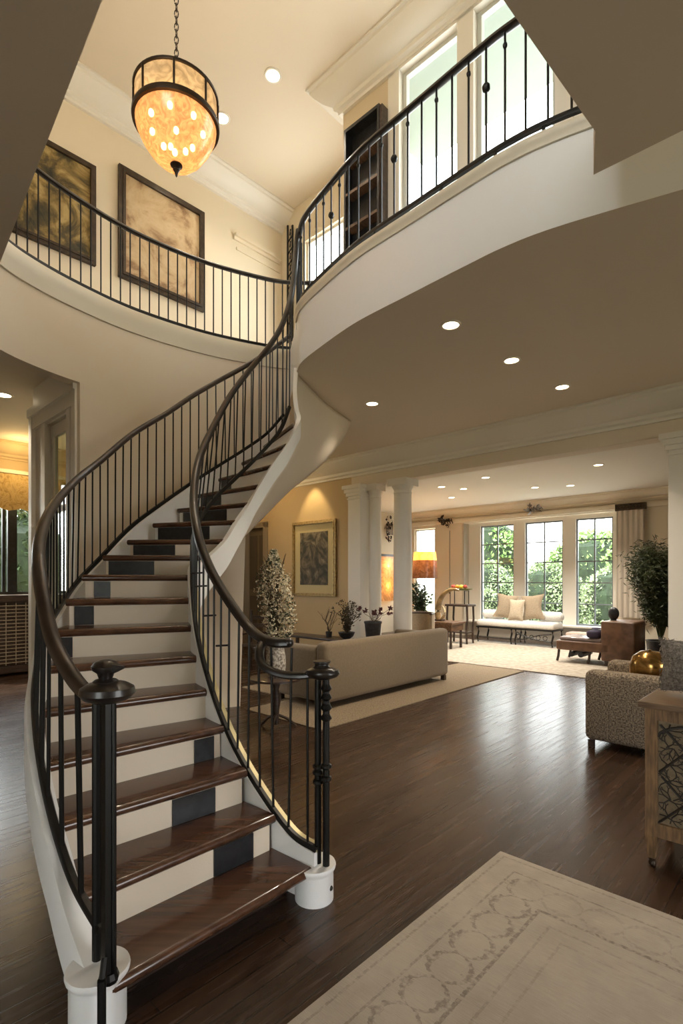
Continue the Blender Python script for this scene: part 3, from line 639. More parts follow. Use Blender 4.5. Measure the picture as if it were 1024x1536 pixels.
# near balcony railing
RR=[p for p in REc]
nb=thing('balcony_railing','near balcony railing above the curved white fascia, black knuckled balusters','railing',(RR[-1].x,RR[-1].y,UPF))
off=[p+nrm2(RR,i)*.03 for i,p in enumerate(RR)]
MB().tube(zpath(off,UPF+.90),0,prof=hp(1.0)).build('handrail',RAILM,nb,smooth=True,world=True)
MB().tube(zpath(off,UPF+.10),0,prof=[(a*1.1,b*1.1) for a,b in SHOE]).build('base_rail',IRON,nb,smooth=True,world=True)
def kn(mb,i,p,q):
    if i%2==0: mb.ball((q.x,q.y,q.z-.10),.017,8,sc=(1,1,1.3))
    elif i%3==0: mb.ball((q.x,q.y,q.z-.30),.03,8,sc=(1,1,1.1))
balusters(nb,[p+Vector((0,0,UPF+.09)) for p in off],zpath(off,UPF+.90),40,.0085,knobs=kn)
for i in range(6,len(off),8):
    p=off[i]; MB().cyl((p.x,p.y,UPF),(p.x,p.y,UPF+.09),.013,8).build('rail_foot',IRON,nb,world=True)
p=off[-1]
mb=MB(); mb.cyl((p.x-.01,p.y,UPF-.15),(p.x-.01,p.y,UPF+.92),.022,10); mb.build('newel_post',IRON,nb,world=True)
for dx,dy in ((-.03,.06),(-.015,-.05),(.02,.1)): MB().cyl((p.x+dx,p.y+dy,UPF-.02),(p.x+dx,p.y+dy,UPF+.88),.009,6).build('baluster',IRON,nb,world=True)
# ------------------------------------------------------------------ pendant
PX,PY=-1.41,4.5
pend=thing('pendant_light','round bronze pendant lamp with a glowing amber bowl hanging on a chain','pendant lamp',(PX,PY,5.10))
mb=MB()
R0=.345; zr0,zr1=5.47,5.70
for z,h,r in ((zr0,.045,R0+.012),(zr1,.022,R0+.004)):
    mb.lathe([(r-.03,z-h/2),(r,z-h/2),(r+.004,z),(r,z+h/2),(r-.03,z+h/2),(r-.03,z-h/2)],(PX,PY,0),48,caps=False)
for k in range(8):
    a=2*PI*k/8+.25; mb.cyl((PX+R0*math.cos(a),PY+R0*math.sin(a),zr0),(PX+R0*math.cos(a),PY+R0*math.sin(a),zr1),.010,6)
mb.build('drum_frame',BRONZE,pend,smooth=True,world=True)
MICA=bpy.data.materials.new('mica_panel'); MICA.use_nodes=True; nt=MICA.node_tree; nt.nodes.clear(); N=nt.nodes
def amber(m,col,tr,trcol,ns):
    nt=m.node_tree; N=nt.nodes
    o=N.new('ShaderNodeOutputMaterial'); t=N.new('ShaderNodeBsdfTransparent'); tl=N.new('ShaderNodeBsdfTranslucent'); d=N.new('ShaderNodeBsdfDiffuse'); g=N.new('ShaderNodeBsdfGlossy'); g.inputs['Roughness'].default_value=.2
    tc=N.new('ShaderNodeTexCoord'); n=N.new('ShaderNodeTexNoise'); n.inputs['Scale'].default_value=ns; n.inputs['Detail'].default_value=6; n.inputs['Distortion'].default_value=2.0
    nt.links.new(tc.outputs['Object'],n.inputs['Vector'])
    r=N.new('ShaderNodeValToRGB'); r.color_ramp.elements[0].position=.35; r.color_ramp.elements[0].color=(*[c*.55 for c in col],1); r.color_ramp.elements[1].position=.65; r.color_ramp.elements[1].color=(*col,1)
    nt.links.new(n.outputs['Fac'],r.inputs[0]); nt.links.new(r.outputs[0],tl.inputs['Color']); nt.links.new(r.outputs[0],d.inputs['Color'])
    t.inputs['Color'].default_value=(*trcol,1)
    m1=N.new('ShaderNodeMixShader'); m1.inputs[0].default_value=.3; nt.links.new(tl.outputs[0],m1.inputs[1]); nt.links.new(d.outputs[0],m1.inputs[2])
    m2=N.new('ShaderNodeMixShader'); m2.inputs[0].default_value=tr; nt.links.new(m1.outputs[0],m2.inputs[1]); nt.links.new(t.outputs[0],m2.inputs[2])
    m3=N.new('ShaderNodeMixShader'); m3.inputs[0].default_value=.06; nt.links.new(m2.outputs[0],m3.inputs[1]); nt.links.new(g.outputs[0],m3.inputs[2]); nt.links.new(m3.outputs[0],o.inputs['Surface'])
amber(MICA,(.75,.60,.40),.15,(.9,.75,.5),9)
mb=MB(); mb.lathe([(R0-.01,zr0),(R0-.01,zr1)],(PX,PY,0),48,caps=False); mb.build('drum_panel',MICA,pend,smooth=True,world=True)
BOWL=bpy.data.materials.new('amber_bowl_glass'); BOWL.use_nodes=True; BOWL.node_tree.nodes.clear(); amber(BOWL,(.92,.50,.25),.36,(1,.68,.40),14)
mb=MB(); mb.lathe([(R0-.012,zr0-.02),(R0-.02,zr0-.07),(R0-.06,zr0-.16),(R0-.125,zr0-.26),(R0-.19,zr0-.325),(R0-.26,zr0-.352),(.02,zr0-.36)],(PX,PY,0),48,caps=False)
mb.build('glass_bowl',BOWL,pend,smooth=True,world=True)
mb=MB(); z=zr0-.36; mb.lathe([(.05,z+.012),(.05,z-.004),(.03,z-.016),(.02,z-.03),(.028,z-.04),(.016,z-.058),(.008,z-.09),(.002,z-.10)],(PX,PY,0),16); mb.build('finial',BRONZE,pend,smooth=True,world=True)
for k,(r,a,z) in enumerate([(.22,2*PI*j/7+.3,5.43) for j in range(7)]+[(.10,1.0,5.30),(.11,3.1,5.28),(.10,5.0,5.33),(.03,4.6,5.20)]):
    mb=MB(); x,y=PX+r*math.cos(a),PY+r*math.sin(a); mb.ball((x,y,z),.024,8,sc=(1,1,1.3)); mb.build('bulb',BULB,pend,smooth=True,world=True)
mb=MB(); mb.cyl((PX,PY,5.36),(PX,PY,zr1+.03),.012,8)
for k in range(4):
    a=2*PI*k/4+.25; mb.tube([(PX+(R0-.01)*math.cos(a),PY+(R0-.01)*math.sin(a),zr1),(PX,PY,zr1+.05)],.006,6)
mb.ball((PX,PY,zr1+.06),.022,8); mb.build('stem',BRONZE,pend,smooth=True,world=True)
mb=MB(); z=zr1+.09; i=0
while z<UPC-.06:
    pts=[]
    for k in range(10):
        a=2*PI*k/10; u=.017*math.cos(a); w=.036*math.sin(a)
        pts.append((PX+(u if i%2 else 0),PY+(0 if i%2 else u),z+w))
    pts.append(pts[0]); mb.tube(pts,.0045,5); z+=.056; i+=1
mb.build('chain',BRONZE,pend,world=True)
mb=MB(); mb.lathe([(.075,UPC-.005),(.07,UPC-.03),(.02,UPC-.06),(.02,UPC)],(PX,PY,0),20); mb.build('ceiling_rose',BRONZE,pend,smooth=True,world=True)
def lamp(name, kind, loc, energy, color, size=.05, parent=None, rot=None, angle=100, blend=.6, target=None):
    l=bpy.data.lights.new(name,kind); l.energy=energy; l.color=color
    if kind=='AREA': l.shape='DISK'; l.size=size
    else: l.shadow_soft_size=size
    if kind=='SPOT': l.spot_size=math.radians(angle); l.spot_blend=blend
    o=bpy.data.objects.new(name,l); COL.objects.link(o); o.location=loc
    if target is not None: o.rotation_euler=(Vector(target)-Vector(loc)).to_track_quat('-Z','Y').to_euler()
    elif rot: o.rotation_euler=rot
    return o
WARM=(1.0,.73,.42); WARM2=(1.0,.86,.68); DAY=(.92,.96,1.0)
lamp('pendant_glow','POINT',(PX,PY,5.36),L_PEND,WARM,.08)
lamp('pendant_uplight','SPOT',(PX,PY,5.66),L_PENDUP,WARM,.10,rot=(PI,0,0),angle=165,blend=.5)
# recessed lights
can_mesh=None
def can(p, zc, lab, group, energy, color=WARM2, r=.075, angle=110, target=None):
    o=thing('recessed_light',lab,'recessed light',(p[0],p[1],zc),0,group)
    mb=MB(); mb.lathe([(r*1.28,0),(r*1.28,-.006),(r*1.2,-.012),(r,-.010),(r*.98,0.004)],(0,0,0),24,caps=False); mb.build('trim_ring',WHITE,o,smooth=True)
    mb=MB(); mb.lathe([(r,-.004),(.001,-.006)],(0,0,0),24,caps=False); mb.build('lens',CAN,o)
    if energy>0: lamp('downlight','SPOT',(p[0],p[1],zc-.03),energy,color,.05,angle=angle,target=target if target is not None else (p[0],p[1],0))
    return o
def ceil_at(x,y,z): d=(z-EYE)*FOC/(HORIZON-y); return ((x-512)/FOC*d,d)
for x,y,l in ((409,113,'upper ceiling downlight right of the pendant, nearest the corner crown'),(333,177,'upper ceiling downlight just behind the rim of the pendant'),(381,284,'upper ceiling downlight above the end of the big framed picture')):
    can(ceil_at(x,y,UPC),UPC,l,'downlights of the upper ceiling',L_CANU,r=.085)
for x,y,l in ((676,487,'foyer ceiling downlight nearest the white fascia curve'),(767,540,'foyer ceiling downlight second along the row towards the beam'),(843,580,'foyer ceiling downlight closest to the crown moulding'),(558,605,'foyer ceiling downlight beside the stair underside')):
    can(ceil_at(x,y,CEIL),CEIL,l,'downlights of the foyer ceiling',L_CANF*(.25 if x==558 else 1),r=.072)
for x,y,l in ((897,697,'living room downlight nearest the beam on the right'),(855,728,'living room downlight above the right window'),(802,731,'living room downlight in front of the cornice ornament'),(728,716,'living room downlight nearest the beam in the middle'),(662,730,'living room downlight nearest the thick column'),(695,733,'living room downlight second from the thick column'),(677,746,'living room downlight farthest back above the lamp')):
    can(ceil_at(x,y,LIVC),LIVC,l,'downlights of the living room ceiling',L_CANL,(1.0,.92,.80),r=.075)
can(ceil_at(5,592,CEIL),CEIL,'ceiling downlight of the far left room beyond the curved opening','downlights of the left room',L_CANF*1.6,r=.085)
q=ab(-7.78,BW-.42); can((q.x,q.y),CEIL,'hall downlight above the gold framed picture','downlights of the hall',L_ART,(1.0,.74,.36),r=.05,angle=62,target=ab(-7.78,BW-.02,2.6))
q=ab(-7.3,8.6)
lamp('hall_glow','POINT',ab(-8.6,6.4,3.3),L_HALL,(1.0,.72,.36),.1)
# ------------------------------------------------------------------ pictures
def picture(name,lab,loc,rot,w,h,fr,fmat,cmat,mat_w=0,mmat=None,depth=.05,cat='picture'):
    o=thing(name,lab,cat,loc,rot)      # local x along the wall, y out of the wall towards -y
    mb=MB()
    for x0,x1,z0,z1 in ((0,w,0,fr),(0,w,h-fr,h),(0,fr,fr,h-fr),(w-fr,w,fr,h-fr)):
        mb.box(x0,x1,-depth,0,z0,z1)
    i=fr*.55
    for x0,x1,z0,z1 in ((i,w-i,i,fr),(i,w-i,h-fr,h-i),(i,fr,fr,h-fr),(w-fr,w-i,fr,h-fr)): mb.box(x0,x1,-depth-.012,-depth,z0,z1)
    mb.build('frame',fmat,o)
    if mat_w: mb=MB(); mb.box(fr,w-fr,-.022,-.004,fr,h-fr); mb.build('picture_mat',mmat,o)
    mb=MB(); j=fr+mat_w; mb.box(j,w-j,-.03,-.006,j,h-j); c=mb.build('canvas',cmat,o); return o
PF=mat('dark_picture_frame',(.06,.038,.022),.35,.2,noise=.4,nscale=14,bump=.1)
c1=canvas('landscape_paint',[(.38,(.02,.02,.01)),(.48,(.09,.065,.022)),(.55,(.26,.17,.05)),(.63,(.48,.34,.13)),(.74,(.14,.10,.04))],2.4,.8,3.0)
c2=canvas('sepia_paint',[(.36,(.12,.06,.025)),(.45,(.30,.18,.085)),(.52,(.50,.35,.19)),(.62,(.58,.43,.25)),(.72,(.40,.26,.13))],2.1,.5,1.2)
c3=canvas('grey_still_life_paint',[(.30,(.015,.015,.012)),(.46,(.05,.048,.036)),(.56,(.13,.105,.07)),(.66,(.27,.225,.165)),(.82,(.07,.06,.045))],2.6,1.8,7.0)
picture('picture_frame','dark framed golden landscape picture, partly cut by the grey soffit',ab(UL+.005,1.80,5.62),ROT+PI/2,.99,1.28,.07,PF,c1)
picture('picture_frame','large dark framed sepia abstract picture below the pendant',ab(UL+.005,3.09,5.62),ROT+PI/2,1.30,1.50,.085,PF,c2)
picture('picture_frame','gold framed picture with wide cream mat on the tan hall wall',ab(-8.42,BW-.005,1.24),ROT,1.27,1.54,.06,GOLD,c3,.17,mat('cream_picture_mat',(.52,.43,.24),.8))
# bookcase on the upper gallery
bc=thing('bookcase','tall dark bookcase standing on the gallery beside the upper windows','bookcase',ab(-4.46,UB-.15,UPF),ROT)
mb=MB(); mb.box(0,.03,0,.14,0,2.62); mb.box(.53,.56,0,.14,0,2.62); mb.box(.03,.53,.125,.14,0,2.62); mb.box(0,.56,0,.14,2.62,2.66); mb.box(.03,.53,.01,.125,0,.1); mb.build('case',BLACKP,bc)
for z in (.5,.95,1.40,1.82,2.22): mb=MB(); mb.box(.03,.53,.0,.125,z,z+.035); mb.build('shelf',MWOOD,bc)
mb=MB(); mb.box(.56,.60,.01,.14,0,2.64); mb.build('side_panel',DWOOD,bc)
# wall ornament beside the far window
wo=thing('iron_wall_ornament','tall narrow iron ornament on the pale wall left of the far window','wall ornament',ab(-6.78,UF-.03,5.6),ROT)
mb=MB(); mb.box(-.03,.0,-.02,0,0,2.0); mb.box(.09,.12,-.02,0,0,1.95)
for k in range(18): mb.tube([(-.015+.06*(k%2),-.012,.1*k+.1),(.06,-.02,.1*k+.14),(.12-.06*(k%2),-.012,.1*k+.2)],.012,5)
mb.build('scroll_bar',IRON,wo)
# ------------------------------------------------------------------ rugs
def rug_mat(name,base,dark,Wd,Hd,border=True):
    m=mat(name,base,.95,bump=.35,bscale=260); nt=m.node_tree; N=nt.nodes; L=nt.links; b=N['Principled BSDF']
    def M(op,a,b_=None,c=None):
        n=N.new('ShaderNodeMath'); n.operation=op
        for i,v in enumerate((a,b_,c)):
            if v is None: continue
            if isinstance(v,(int,float)): n.inputs[i].default_value=v
            else: L.new(v,n.inputs[i])
        return n.outputs[0]
    tc=N.new('ShaderNodeTexCoord'); sp=N.new('ShaderNodeSeparateXYZ'); L.new(tc.outputs['Object'],sp.inputs[0]); x,y=sp.outputs[0],sp.outputs[1]
    nz=N.new('ShaderNodeTexNoise'); nz.inputs['Scale'].default_value=48; nz.inputs['Detail'].default_value=6; L.new(tc.outputs['Object'],nz.inputs['Vector'])
    nb=N.new('ShaderNodeTexNoise'); nb.inputs['Scale'].default_value=2.4; nb.inputs['Detail'].default_value=7; nb.inputs['Roughness'].default_value=.65; L.new(tc.outputs['Object'],nb.inputs['Vector'])
    fac=M('MULTIPLY',M('SUBTRACT',nb.outputs['Fac'],.42),1.6)
    mp=N.new('ShaderNodeMapping'); mp.inputs['Scale'].default_value=(4,90,1); L.new(tc.outputs['Object'],mp.inputs['Vector'])
    st=N.new('ShaderNodeTexNoise'); st.inputs['Scale'].default_value=3; L.new(mp.outputs[0],st.inputs['Vector'])
    fac=M('ADD',M('MULTIPLY',fac,.62),M('MULTIPLY',M('SUBTRACT',st.outputs['Fac'],.45),.55))
    if border:
        ys=M('MULTIPLY',y,-1.0)
        d=M('MINIMUM',x,ys); along=M('MAXIMUM',x,ys)
        wob=M('MULTIPLY',M('SUBTRACT',nz.outputs['Fac'],.5),.05)
        dd=M('ADD',d,wob)
        v=M('DIVIDE',M('SUBTRACT',dd,.17),.21)      # 0..1 across the band
        inb=M('MULTIPLY',M('GREATER_THAN',v,0.0),M('LESS_THAN',v,1.0))
        w1=M('MULTIPLY',M('POWER',M('ABSOLUTE',M('SINE',M('MULTIPLY',along,PI/.18))),.45),.40)
        l1=M('LESS_THAN',M('ABSOLUTE',M('SUBTRACT',M('SUBTRACT',v,.5),w1)),.06)
        l2=M('LESS_THAN',M('ABSOLUTE',M('ADD',M('SUBTRACT',v,.5),w1)),.06)
        cor=M('LESS_THAN',M('ABSOLUTE',M('SUBTRACT',M('FRACT',M('DIVIDE',along,.18)),.5)),.10)
        cor=M('MULTIPLY',cor,M('GREATER_THAN',M('ABSOLUTE',M('SUBTRACT',v,.5)),.28))
        pat=M('MULTIPLY',M('MAXIMUM',M('MAXIMUM',l1,l2),M('MULTIPLY',cor,.6)),inb)
        brk=N.new('ShaderNodeMapRange'); brk.inputs[1].default_value=.36; brk.inputs[2].default_value=.58; L.new(nz.outputs['Fac'],brk.inputs[0])
        pat=M('MULTIPLY',M('MULTIPLY',pat,brk.outputs[0]),M('ADD',.22,M('MULTIPLY',M('LESS_THAN',x,ys),.28)))
        ln=None
        for p,w,k in ((.045,.006,.35),(.155,.006,.4),(.388,.009,.55),(.47,.006,.25),(.55,.006,.18)):
            q=M('MULTIPLY',M('LESS_THAN',M('ABSOLUTE',M('SUBTRACT',M('ADD',d,M('MULTIPLY',wob,.3)),p)),w),k)
            ln=q if ln is None else M('MAXIMUM',ln,q)
        ln=M('MULTIPLY',ln,brk.outputs[0])
        fac=M('ADD',fac,M('MAXIMUM',pat,ln))
    fac=M('MINIMUM',M('MAXIMUM',fac,0.0),1.0)
    mx=N.new('ShaderNodeMix'); mx.data_type='RGBA'; mx.inputs[6].default_value=(*base,1); mx.inputs[7].default_value=(*dark,1); L.new(fac,mx.inputs[0]); L.new(mx.outputs[2],b.inputs['Base Color']); return m
rc=V2(.9115,3.025)
mb=MB(); mb.rbox(0,2.6,-3.4,0,0.002,.016,.006)
o=mb.build('area_rug',rug_mat('cream_border_rug',(.43,.37,.30),(.13,.105,.085),2.6,3.4)); o.location=rc; o.rotation_euler=(0,0,ROT)
tag(o,'cream area rug with a dark interlaced border in the foreground','rug')
JUTE=mat('jute_weave',(.31,.235,.15),.95,color2=(.19,.14,.09),nscale=60,bump=.6,bscale=130)
mb=MB(); mb.prism([ab(-5.2,3.85),ab(-3.9,3.85),ab(-3.9,8.72),ab(-5.15,8.72),ab(-5.15,7.2),ab(-5.38,7.2),ab(-5.38,6.5),ab(-6.3,6.5),ab(-6.3,4.6),ab(-5.2,4.6)],.002,.014)
tag(mb.build('area_rug',JUTE),'brown woven rug lying under the taupe sofa','rug')
mb=MB(); mb.prism([ab(-8.6,8.78),ab(-2.9,8.78),ab(-2.9,12.4),ab(-8.6,12.4)],.002,.014)
tag(mb.build('area_rug',mat('sandy_weave',(.46,.40,.32),.95,color2=(.34,.285,.22),nscale=12,bump=.5,bscale=120)),'pale sandy rug on the living room floor below the window bench','rug')
# ------------------------------------------------------------------ carved cabinet
cb=thing('cabinet','weathered oak side cabinet with carved fretwork door at the right edge','cabinet',ab(-.766,3.26),ROT)
CW,CD,CH=1.25,.46,.905
mb=MB(); mb.rbox(-.03,CW+.03,-.03,CD+.02,CH-.035,CH,.006); mb.build('cabinet_top',OAKTOP,cb)
mb=MB()
for x in (0,CW-.06): mb.box(x,x+.06,0,.05,.17,CH-.035); mb.box(x,x+.06,CD-.05,CD,.17,CH-.035)
mb.box(.06,CW-.06,.004,.03,CH-.10,CH-.035); mb.box(.06,CW-.06,.004,.03,.17,.245); mb.box(.0,.03,.05,CD-.05,.17,CH-.035); mb.box(CW-.03,CW,.05,CD-.05,.17,CH-.035); mb.box(.06,CW-.06,CD-.03,CD,.17,CH-.035); mb.box(.06,CW-.06,.03,CD-.03,.19,.21)
mb.box(CW/2-.03,CW/2+.03,.004,.03,.245,CH-.10)
mb.build('cabinet_frame',OAK,cb)
for x in (.03,CW-.03):
    for y in (.025,CD-.025):
        mb=MB(); mb.rings([[(x+sx*s,y+sy*s,z) for sx,sy in ((-1,-1),(1,-1),(1,1),(-1,1))] for s,z in ((.017,.045),(.029,.17))],True); lg=mb.build('leg',OAK,cb)
        mb=MB(); mb.lathe([(.012,.0),(.019,.008),(.019,.02),(.012,.03),(.018,.036),(.018,.047)],(x,y,0),14); mb.build('caster',BRONZE,lg,smooth=True)
FRET=mat('fretwork_back',(.25,.19,.115),.7,noise=.3,nscale=30)
FRETD=mat('dark_fretwork',(.022,.016,.012),.5)
for x0 in (.06,CW/2+.03):
    x1=x0+CW/2-.09
    mb=MB(); mb.box(x0,x1,.022,.028,.245,CH-.10); dpn=mb.build('door',FRET,cb)
    mb=MB(); rnd=random.Random(int(x0*100)); H=CH-.345; Wd=x1-x0
    def seg(p,q,r):
        mb.cyl((x0+p[0],.017,.245+p[1]),(x0+q[0],.017,.245+q[1]),r,5)
    for s in (-1,1):
        for k in range(-4,6):
            c=k*.26
            p0=None
            for j in range(25):
                z=H*j/24; x=(c+s*z*.95)
                if 0<=x<=Wd:
                    if p0: seg(p0,(x,z),.0065)
                    p0=(x,z)
                else: p0=None
    def twig(p,a,l,r,dep):
        q=(p[0]+l*math.cos(a),p[1]+l*math.sin(a))
        if not(0<q[0]<Wd and 0<q[1]<H): return
        seg(p,q,r)
        if dep>0:
            for da in (-.55+rnd.uniform(-.15,.15),.5+rnd.uniform(-.15,.15)): twig(q,a+da,l*.72,r*.75,dep-1)
    for i in range(5):
        for j in range(6):
            for k in range(5): twig((Wd*(i+.5)/5+rnd.uniform(-.02,.02),H*(j+.5)/6),2*PI*k/5+rnd.uniform(0,1),.035,.0036,2)
    # arch at the head
    for k in range(14):
        a0,a1=PI*k/14,PI*(k+1)/14
        seg((Wd/2+Wd/2*math.cos(a0),H-.09+.085*math.sin(a0)),(Wd/2+Wd/2*math.cos(a1),H-.09+.085*math.sin(a1)),.008)
    mb.build('carved_fretwork',FRETD,dpn)
# fluffy cushion on the cabinet
def cushion(mb,w,h,t,n=14,ear=.0):
    rs=[]
    for j in range(n+1):
        v=-1+2*j/n; ring=[]
        for sgn in (1,-1):
            for i in range(n+1):
                u=(-1+2*i/n)*sgn
                k=max(0,(1-abs(u)**2.6)*(1-abs(v)**2.6))**.5
                e=1+ear*abs(u*v)**2-.06*(1-abs(u*v))*0
                ring.append((u*w/2*(1-.07*(1-v*v)*0-.06*(1-abs(v))*abs(u))*e, sgn*t/2*k, h/2*(1+v*(1-.08*(1-abs(u))*abs(v)))*1.0))
        rs.append(ring)
    return mb.rings(rs,True)
o=thing('cushion','grey fluffy cushion standing on the oak cabinet','cushion',ab(-.535,3.575,.922),ROT+.1)
mb=MB(); cushion(mb,.44,.30,.17); c=recalc(mb.build('cushion_body',GREYF,o,smooth=True,auto=80))
mb=MB(); rnd=random.Random(3)
for p in list(c.data.vertices):
    for k in range(5):
        d=p.normal+Vector((rnd.uniform(-.6,.6),rnd.uniform(-.6,.6),rnd.uniform(-.6,.6))); mb.leaf(Vector(p.co)+Vector((rnd.uniform(-.015,.015),0,rnd.uniform(-.015,.015))),d,.028,.006)
o2=mb.build('pile_fibres',GREYF,o); o2['kind']='stuff'
# ------------------------------------------------------------------ tweed armchair
ac=thing('armchair','low speckled tweed armchair behind the oak cabinet','armchair',ab(-1.73,5.18),ROT)
mb=MB(); mb.rbox(0,.86,0,.20,.07,.72,.055); mb.build('arm',SPECK,ac,smooth=True)
mb=MB(); mb.rbox(0,.86,.66,.86,.07,.74,.055); mb.build('arm',SPECK,ac,smooth=True)
mb=MB(); mb.rbox(.74,.95,.02,.84,.07,.78,.06); mb.build('backrest',SPECK,ac,smooth=True)
mb=MB(); mb.rbox(.03,.78,.18,.68,.07,.30,.02); mb.build('seat_base',SPECK,ac,smooth=True)
mb=MB(); mb.rbox(.0,.74,.205,.655,.30,.47,.05); mb.build('seat_cushion',SPECK,ac,smooth=True)
for x in (.05,.85):
    for y in (.06,.80): mb=MB(); mb.box(x-.025,x+.025,y-.025,y+.025,0,.07); mb.build('leg',DWOOD,ac)
o=thing('cushion','shiny gold round cushion sitting in the tweed armchair','cushion',ab(-1.28,5.62,.474),ROT)
mb=MB(); mb.lathe([(.02,0),(.09,.01),(.15,.06),(.18,.16),(.18,.28),(.145,.37),(.08,.42),(.02,.43)],(0,0,0),28); 
mb.v=[(p[0],p[1]*.8+.02*math.sin(5*p[2]*10),p[2]) for p in mb.v]
mb.build('cushion_body',GOLDP,o,smooth=True,auto=80)
mb=MB(); mb.lathe([(.001,.428),(.018,.435),(.001,.442)],(0,0,0),10); mb.build('button',GOLDP,o,smooth=True)
# ------------------------------------------------------------------ sofa
so=thing('sofa','long low taupe sofa seen from behind on the woven rug','sofa',ab(-4.40,4.43,.016),ROT)   # local x = -A side is the seat
SL=2.72
mb=MB(); mb.rbox(-.20,0,0,SL,.075,.80,.06); mb.build('backrest',SOFA,so,smooth=True)
mb=MB(); mb.rbox(-.95,-.16,0,.20,.075,.74,.06); mb.build('arm',SOFA,so,smooth=True)
mb=MB(); mb.rbox(-.95,-.16,SL-.20,SL,.075,.74,.06); mb.build('arm',SOFA,so,smooth=True)
mb=MB(); mb.rbox(-.93,-.19,.19,SL-.19,.075,.30,.02); mb.build('seat_base',SOFA,so,smooth=True)
for k in range(3):
    w=(SL-.42)/3; mb=MB(); mb.rbox(-.94,-.38,.21+w*k,.20+w*(k+1),.30,.46,.045); mb.build('seat_cushion',SOFA,so,smooth=True)
    mb=MB(); mb.rbox(-.37,-.205,.21+w*k,.20+w*(k+1),.46,.74,.06); mb.build('back_cushion',SOFA,so,smooth=True)
for x in (-.90,-.06):
    for y in (.07,SL-.07): mb=MB(); mb.box(x-.03,x+.03,y-.03,y+.03,0,.075); mb.build('leg',DWOOD,so)
# ------------------------------------------------------------------ side table with blossoms, behind the inner railing
def stalks(mb,base,n,h,spread,r,rnd,curve=.3):
    tips=[]
    for k in range(n):
        a=rnd.uniform(0,2*PI); s=spread*math.sqrt(rnd.random()); hh=h*rnd.uniform(.6,1.0)
        p=[Vector(base)+Vector((math.cos(a)*s*t**1.3,math.sin(a)*s*t**1.3,hh*t)) for t in (0,.25,.5,.75,1)]
        p=[q+Vector((rnd.uniform(-1,1),rnd.uniform(-1,1),0))*.02*i for i,q in enumerate(p)]
        mb.tube(p,r,5,r2=r*.4); tips.append(p)
    return tips
st=thing('side_table','small round dark table behind the inner stair railing','side table',(-.69,5.55,0))
mb=MB(); mb.lathe([(.26,.52),(.28,.525),(.28,.545),(.26,.55)],(0,0,0),28); mb.build('tabletop',DWOOD,st,smooth=True)
mb=MB(); mb.lathe([(.03,.05),(.035,.2),(.05,.3),(.03,.42),(.06,.52)],(0,0,0),14); mb.build('pedestal',DWOOD,st,smooth=True)
for k in range(3):
    a=2*PI*k/3+.4; mb=MB(); mb.tube([(0,0,.16),(.12*math.cos(a),.12*math.sin(a),.10),(.22*math.cos(a),.22*math.sin(a),.012)],.016,6); mb.build('leg',DWOOD,st,smooth=True)
fv=thing('flower_arrangement','tall speckled vase of white blossom branches on the round table','flowers',(-.69,5.55,.552))
mb=MB(); mb.lathe([(.075,0),(.095,.02),(.105,.12),(.10,.22),(.085,.30),(.095,.33),(.085,.335)],(0,0,0),24); mb.build('vase',CERAM,fv,smooth=True)
rnd=random.Random(11); mb=MB(); tips=stalks(mb,(0,0,.30),34,1.0,.13,.006,rnd); mb.build('branches',BRANCH,fv)
mb=MB(); ml=MB()
def env(h): return .06+.125*math.sin(PI*min(1,max(0,(h+.05)/1.12)))**.8
for k in range(1900):
    h=rnd.uniform(.02,1.03); a=rnd.uniform(0,2*PI); lob=1+.25*math.sin(3*a+7*h)
    rr=env(h)*lob*math.sqrt(rnd.uniform(.15,1))*(1.0 if h<.8 else 1-.75*(h-.8)/.23)
    p=Vector((rr*math.cos(a)+.03*math.sin(5*h),rr*math.sin(a),.30+h))
    tgt=mb if rnd.random()<.72 else ml
    for j in range(3):
        tgt.leaf(p,(rnd.uniform(-1,1),rnd.uniform(-1,1),rnd.uniform(-.4,1)),rnd.uniform(.018,.034),.016)
f=mb.build('blossoms',BLOOM,fv); f['kind']='stuff'; f=ml.build('leaves',LEAFD,fv); f['kind']='stuff'
# ------------------------------------------------------------------ console behind the sofa with dried branches
ct=thing('console_table','low dark console table standing behind the taupe sofa','console table',ab(-7.72,6.55),ROT)
mb=MB(); mb.rbox(0,2.3,0,.42,.50,.54,.008); mb.build('tabletop',DWOOD,ct)
for x in (.04,2.26):
    for y in (.04,.38): mb=MB(); mb.box(x-.025,x+.025,y-.025,y+.025,0,.50); mb.build('leg',DWOOD,ct)
pl=thing('potted_plant','dark bucket planter with dark red flowers on the console','potted plant',ab(-5.62,6.76,.542),ROT)
mb=MB(); mb.lathe([(.11,0),(.14,.30),(.15,.31),(.15,.34),(.13,.34),(.12,.28)],(0,0,0),20); mb.build('planter',POT,pl,smooth=True)
rnd=random.Random(5); mb=MB(); tips=stalks(mb,(.03,0,.30),9,.28,.24,.006,rnd); mb.build('stems',BRANCH,pl)
for t in tips:
    mb=MB()
    for k in range(14): mb.leaf(t[-1],(rnd.uniform(-1,1),rnd.uniform(-1,1),rnd.uniform(-1,1)),.06,.035)
    mb.build('flower',REDFL,pl)
db=thing('dried_branches','sprawling dried leafy branches in a low bowl on the console','dried branches',ab(-6.22,6.76,.542),ROT)
mb=MB(); mb.lathe([(.06,0),(.12,.05),(.15,.12),(.13,.12),(.06,.02)],(0,0,0),20); mb.build('bowl',POT,db,smooth=True)
rnd=random.Random(8); mb=MB(); tips=stalks(mb,(0,0,.08),24,.55,.28,.007,rnd); mb.build('branches',BRANCH,db)
mb=MB()
for t in tips:
    for i in range(1,5):
        for k in range(7): mb.leaf(t[i]+Vector((rnd.uniform(-.03,.03),rnd.uniform(-.03,.03),rnd.uniform(-.04,.04))),(rnd.uniform(-1,1),rnd.uniform(-1,1),rnd.uniform(-.3,1)),.055,.02)
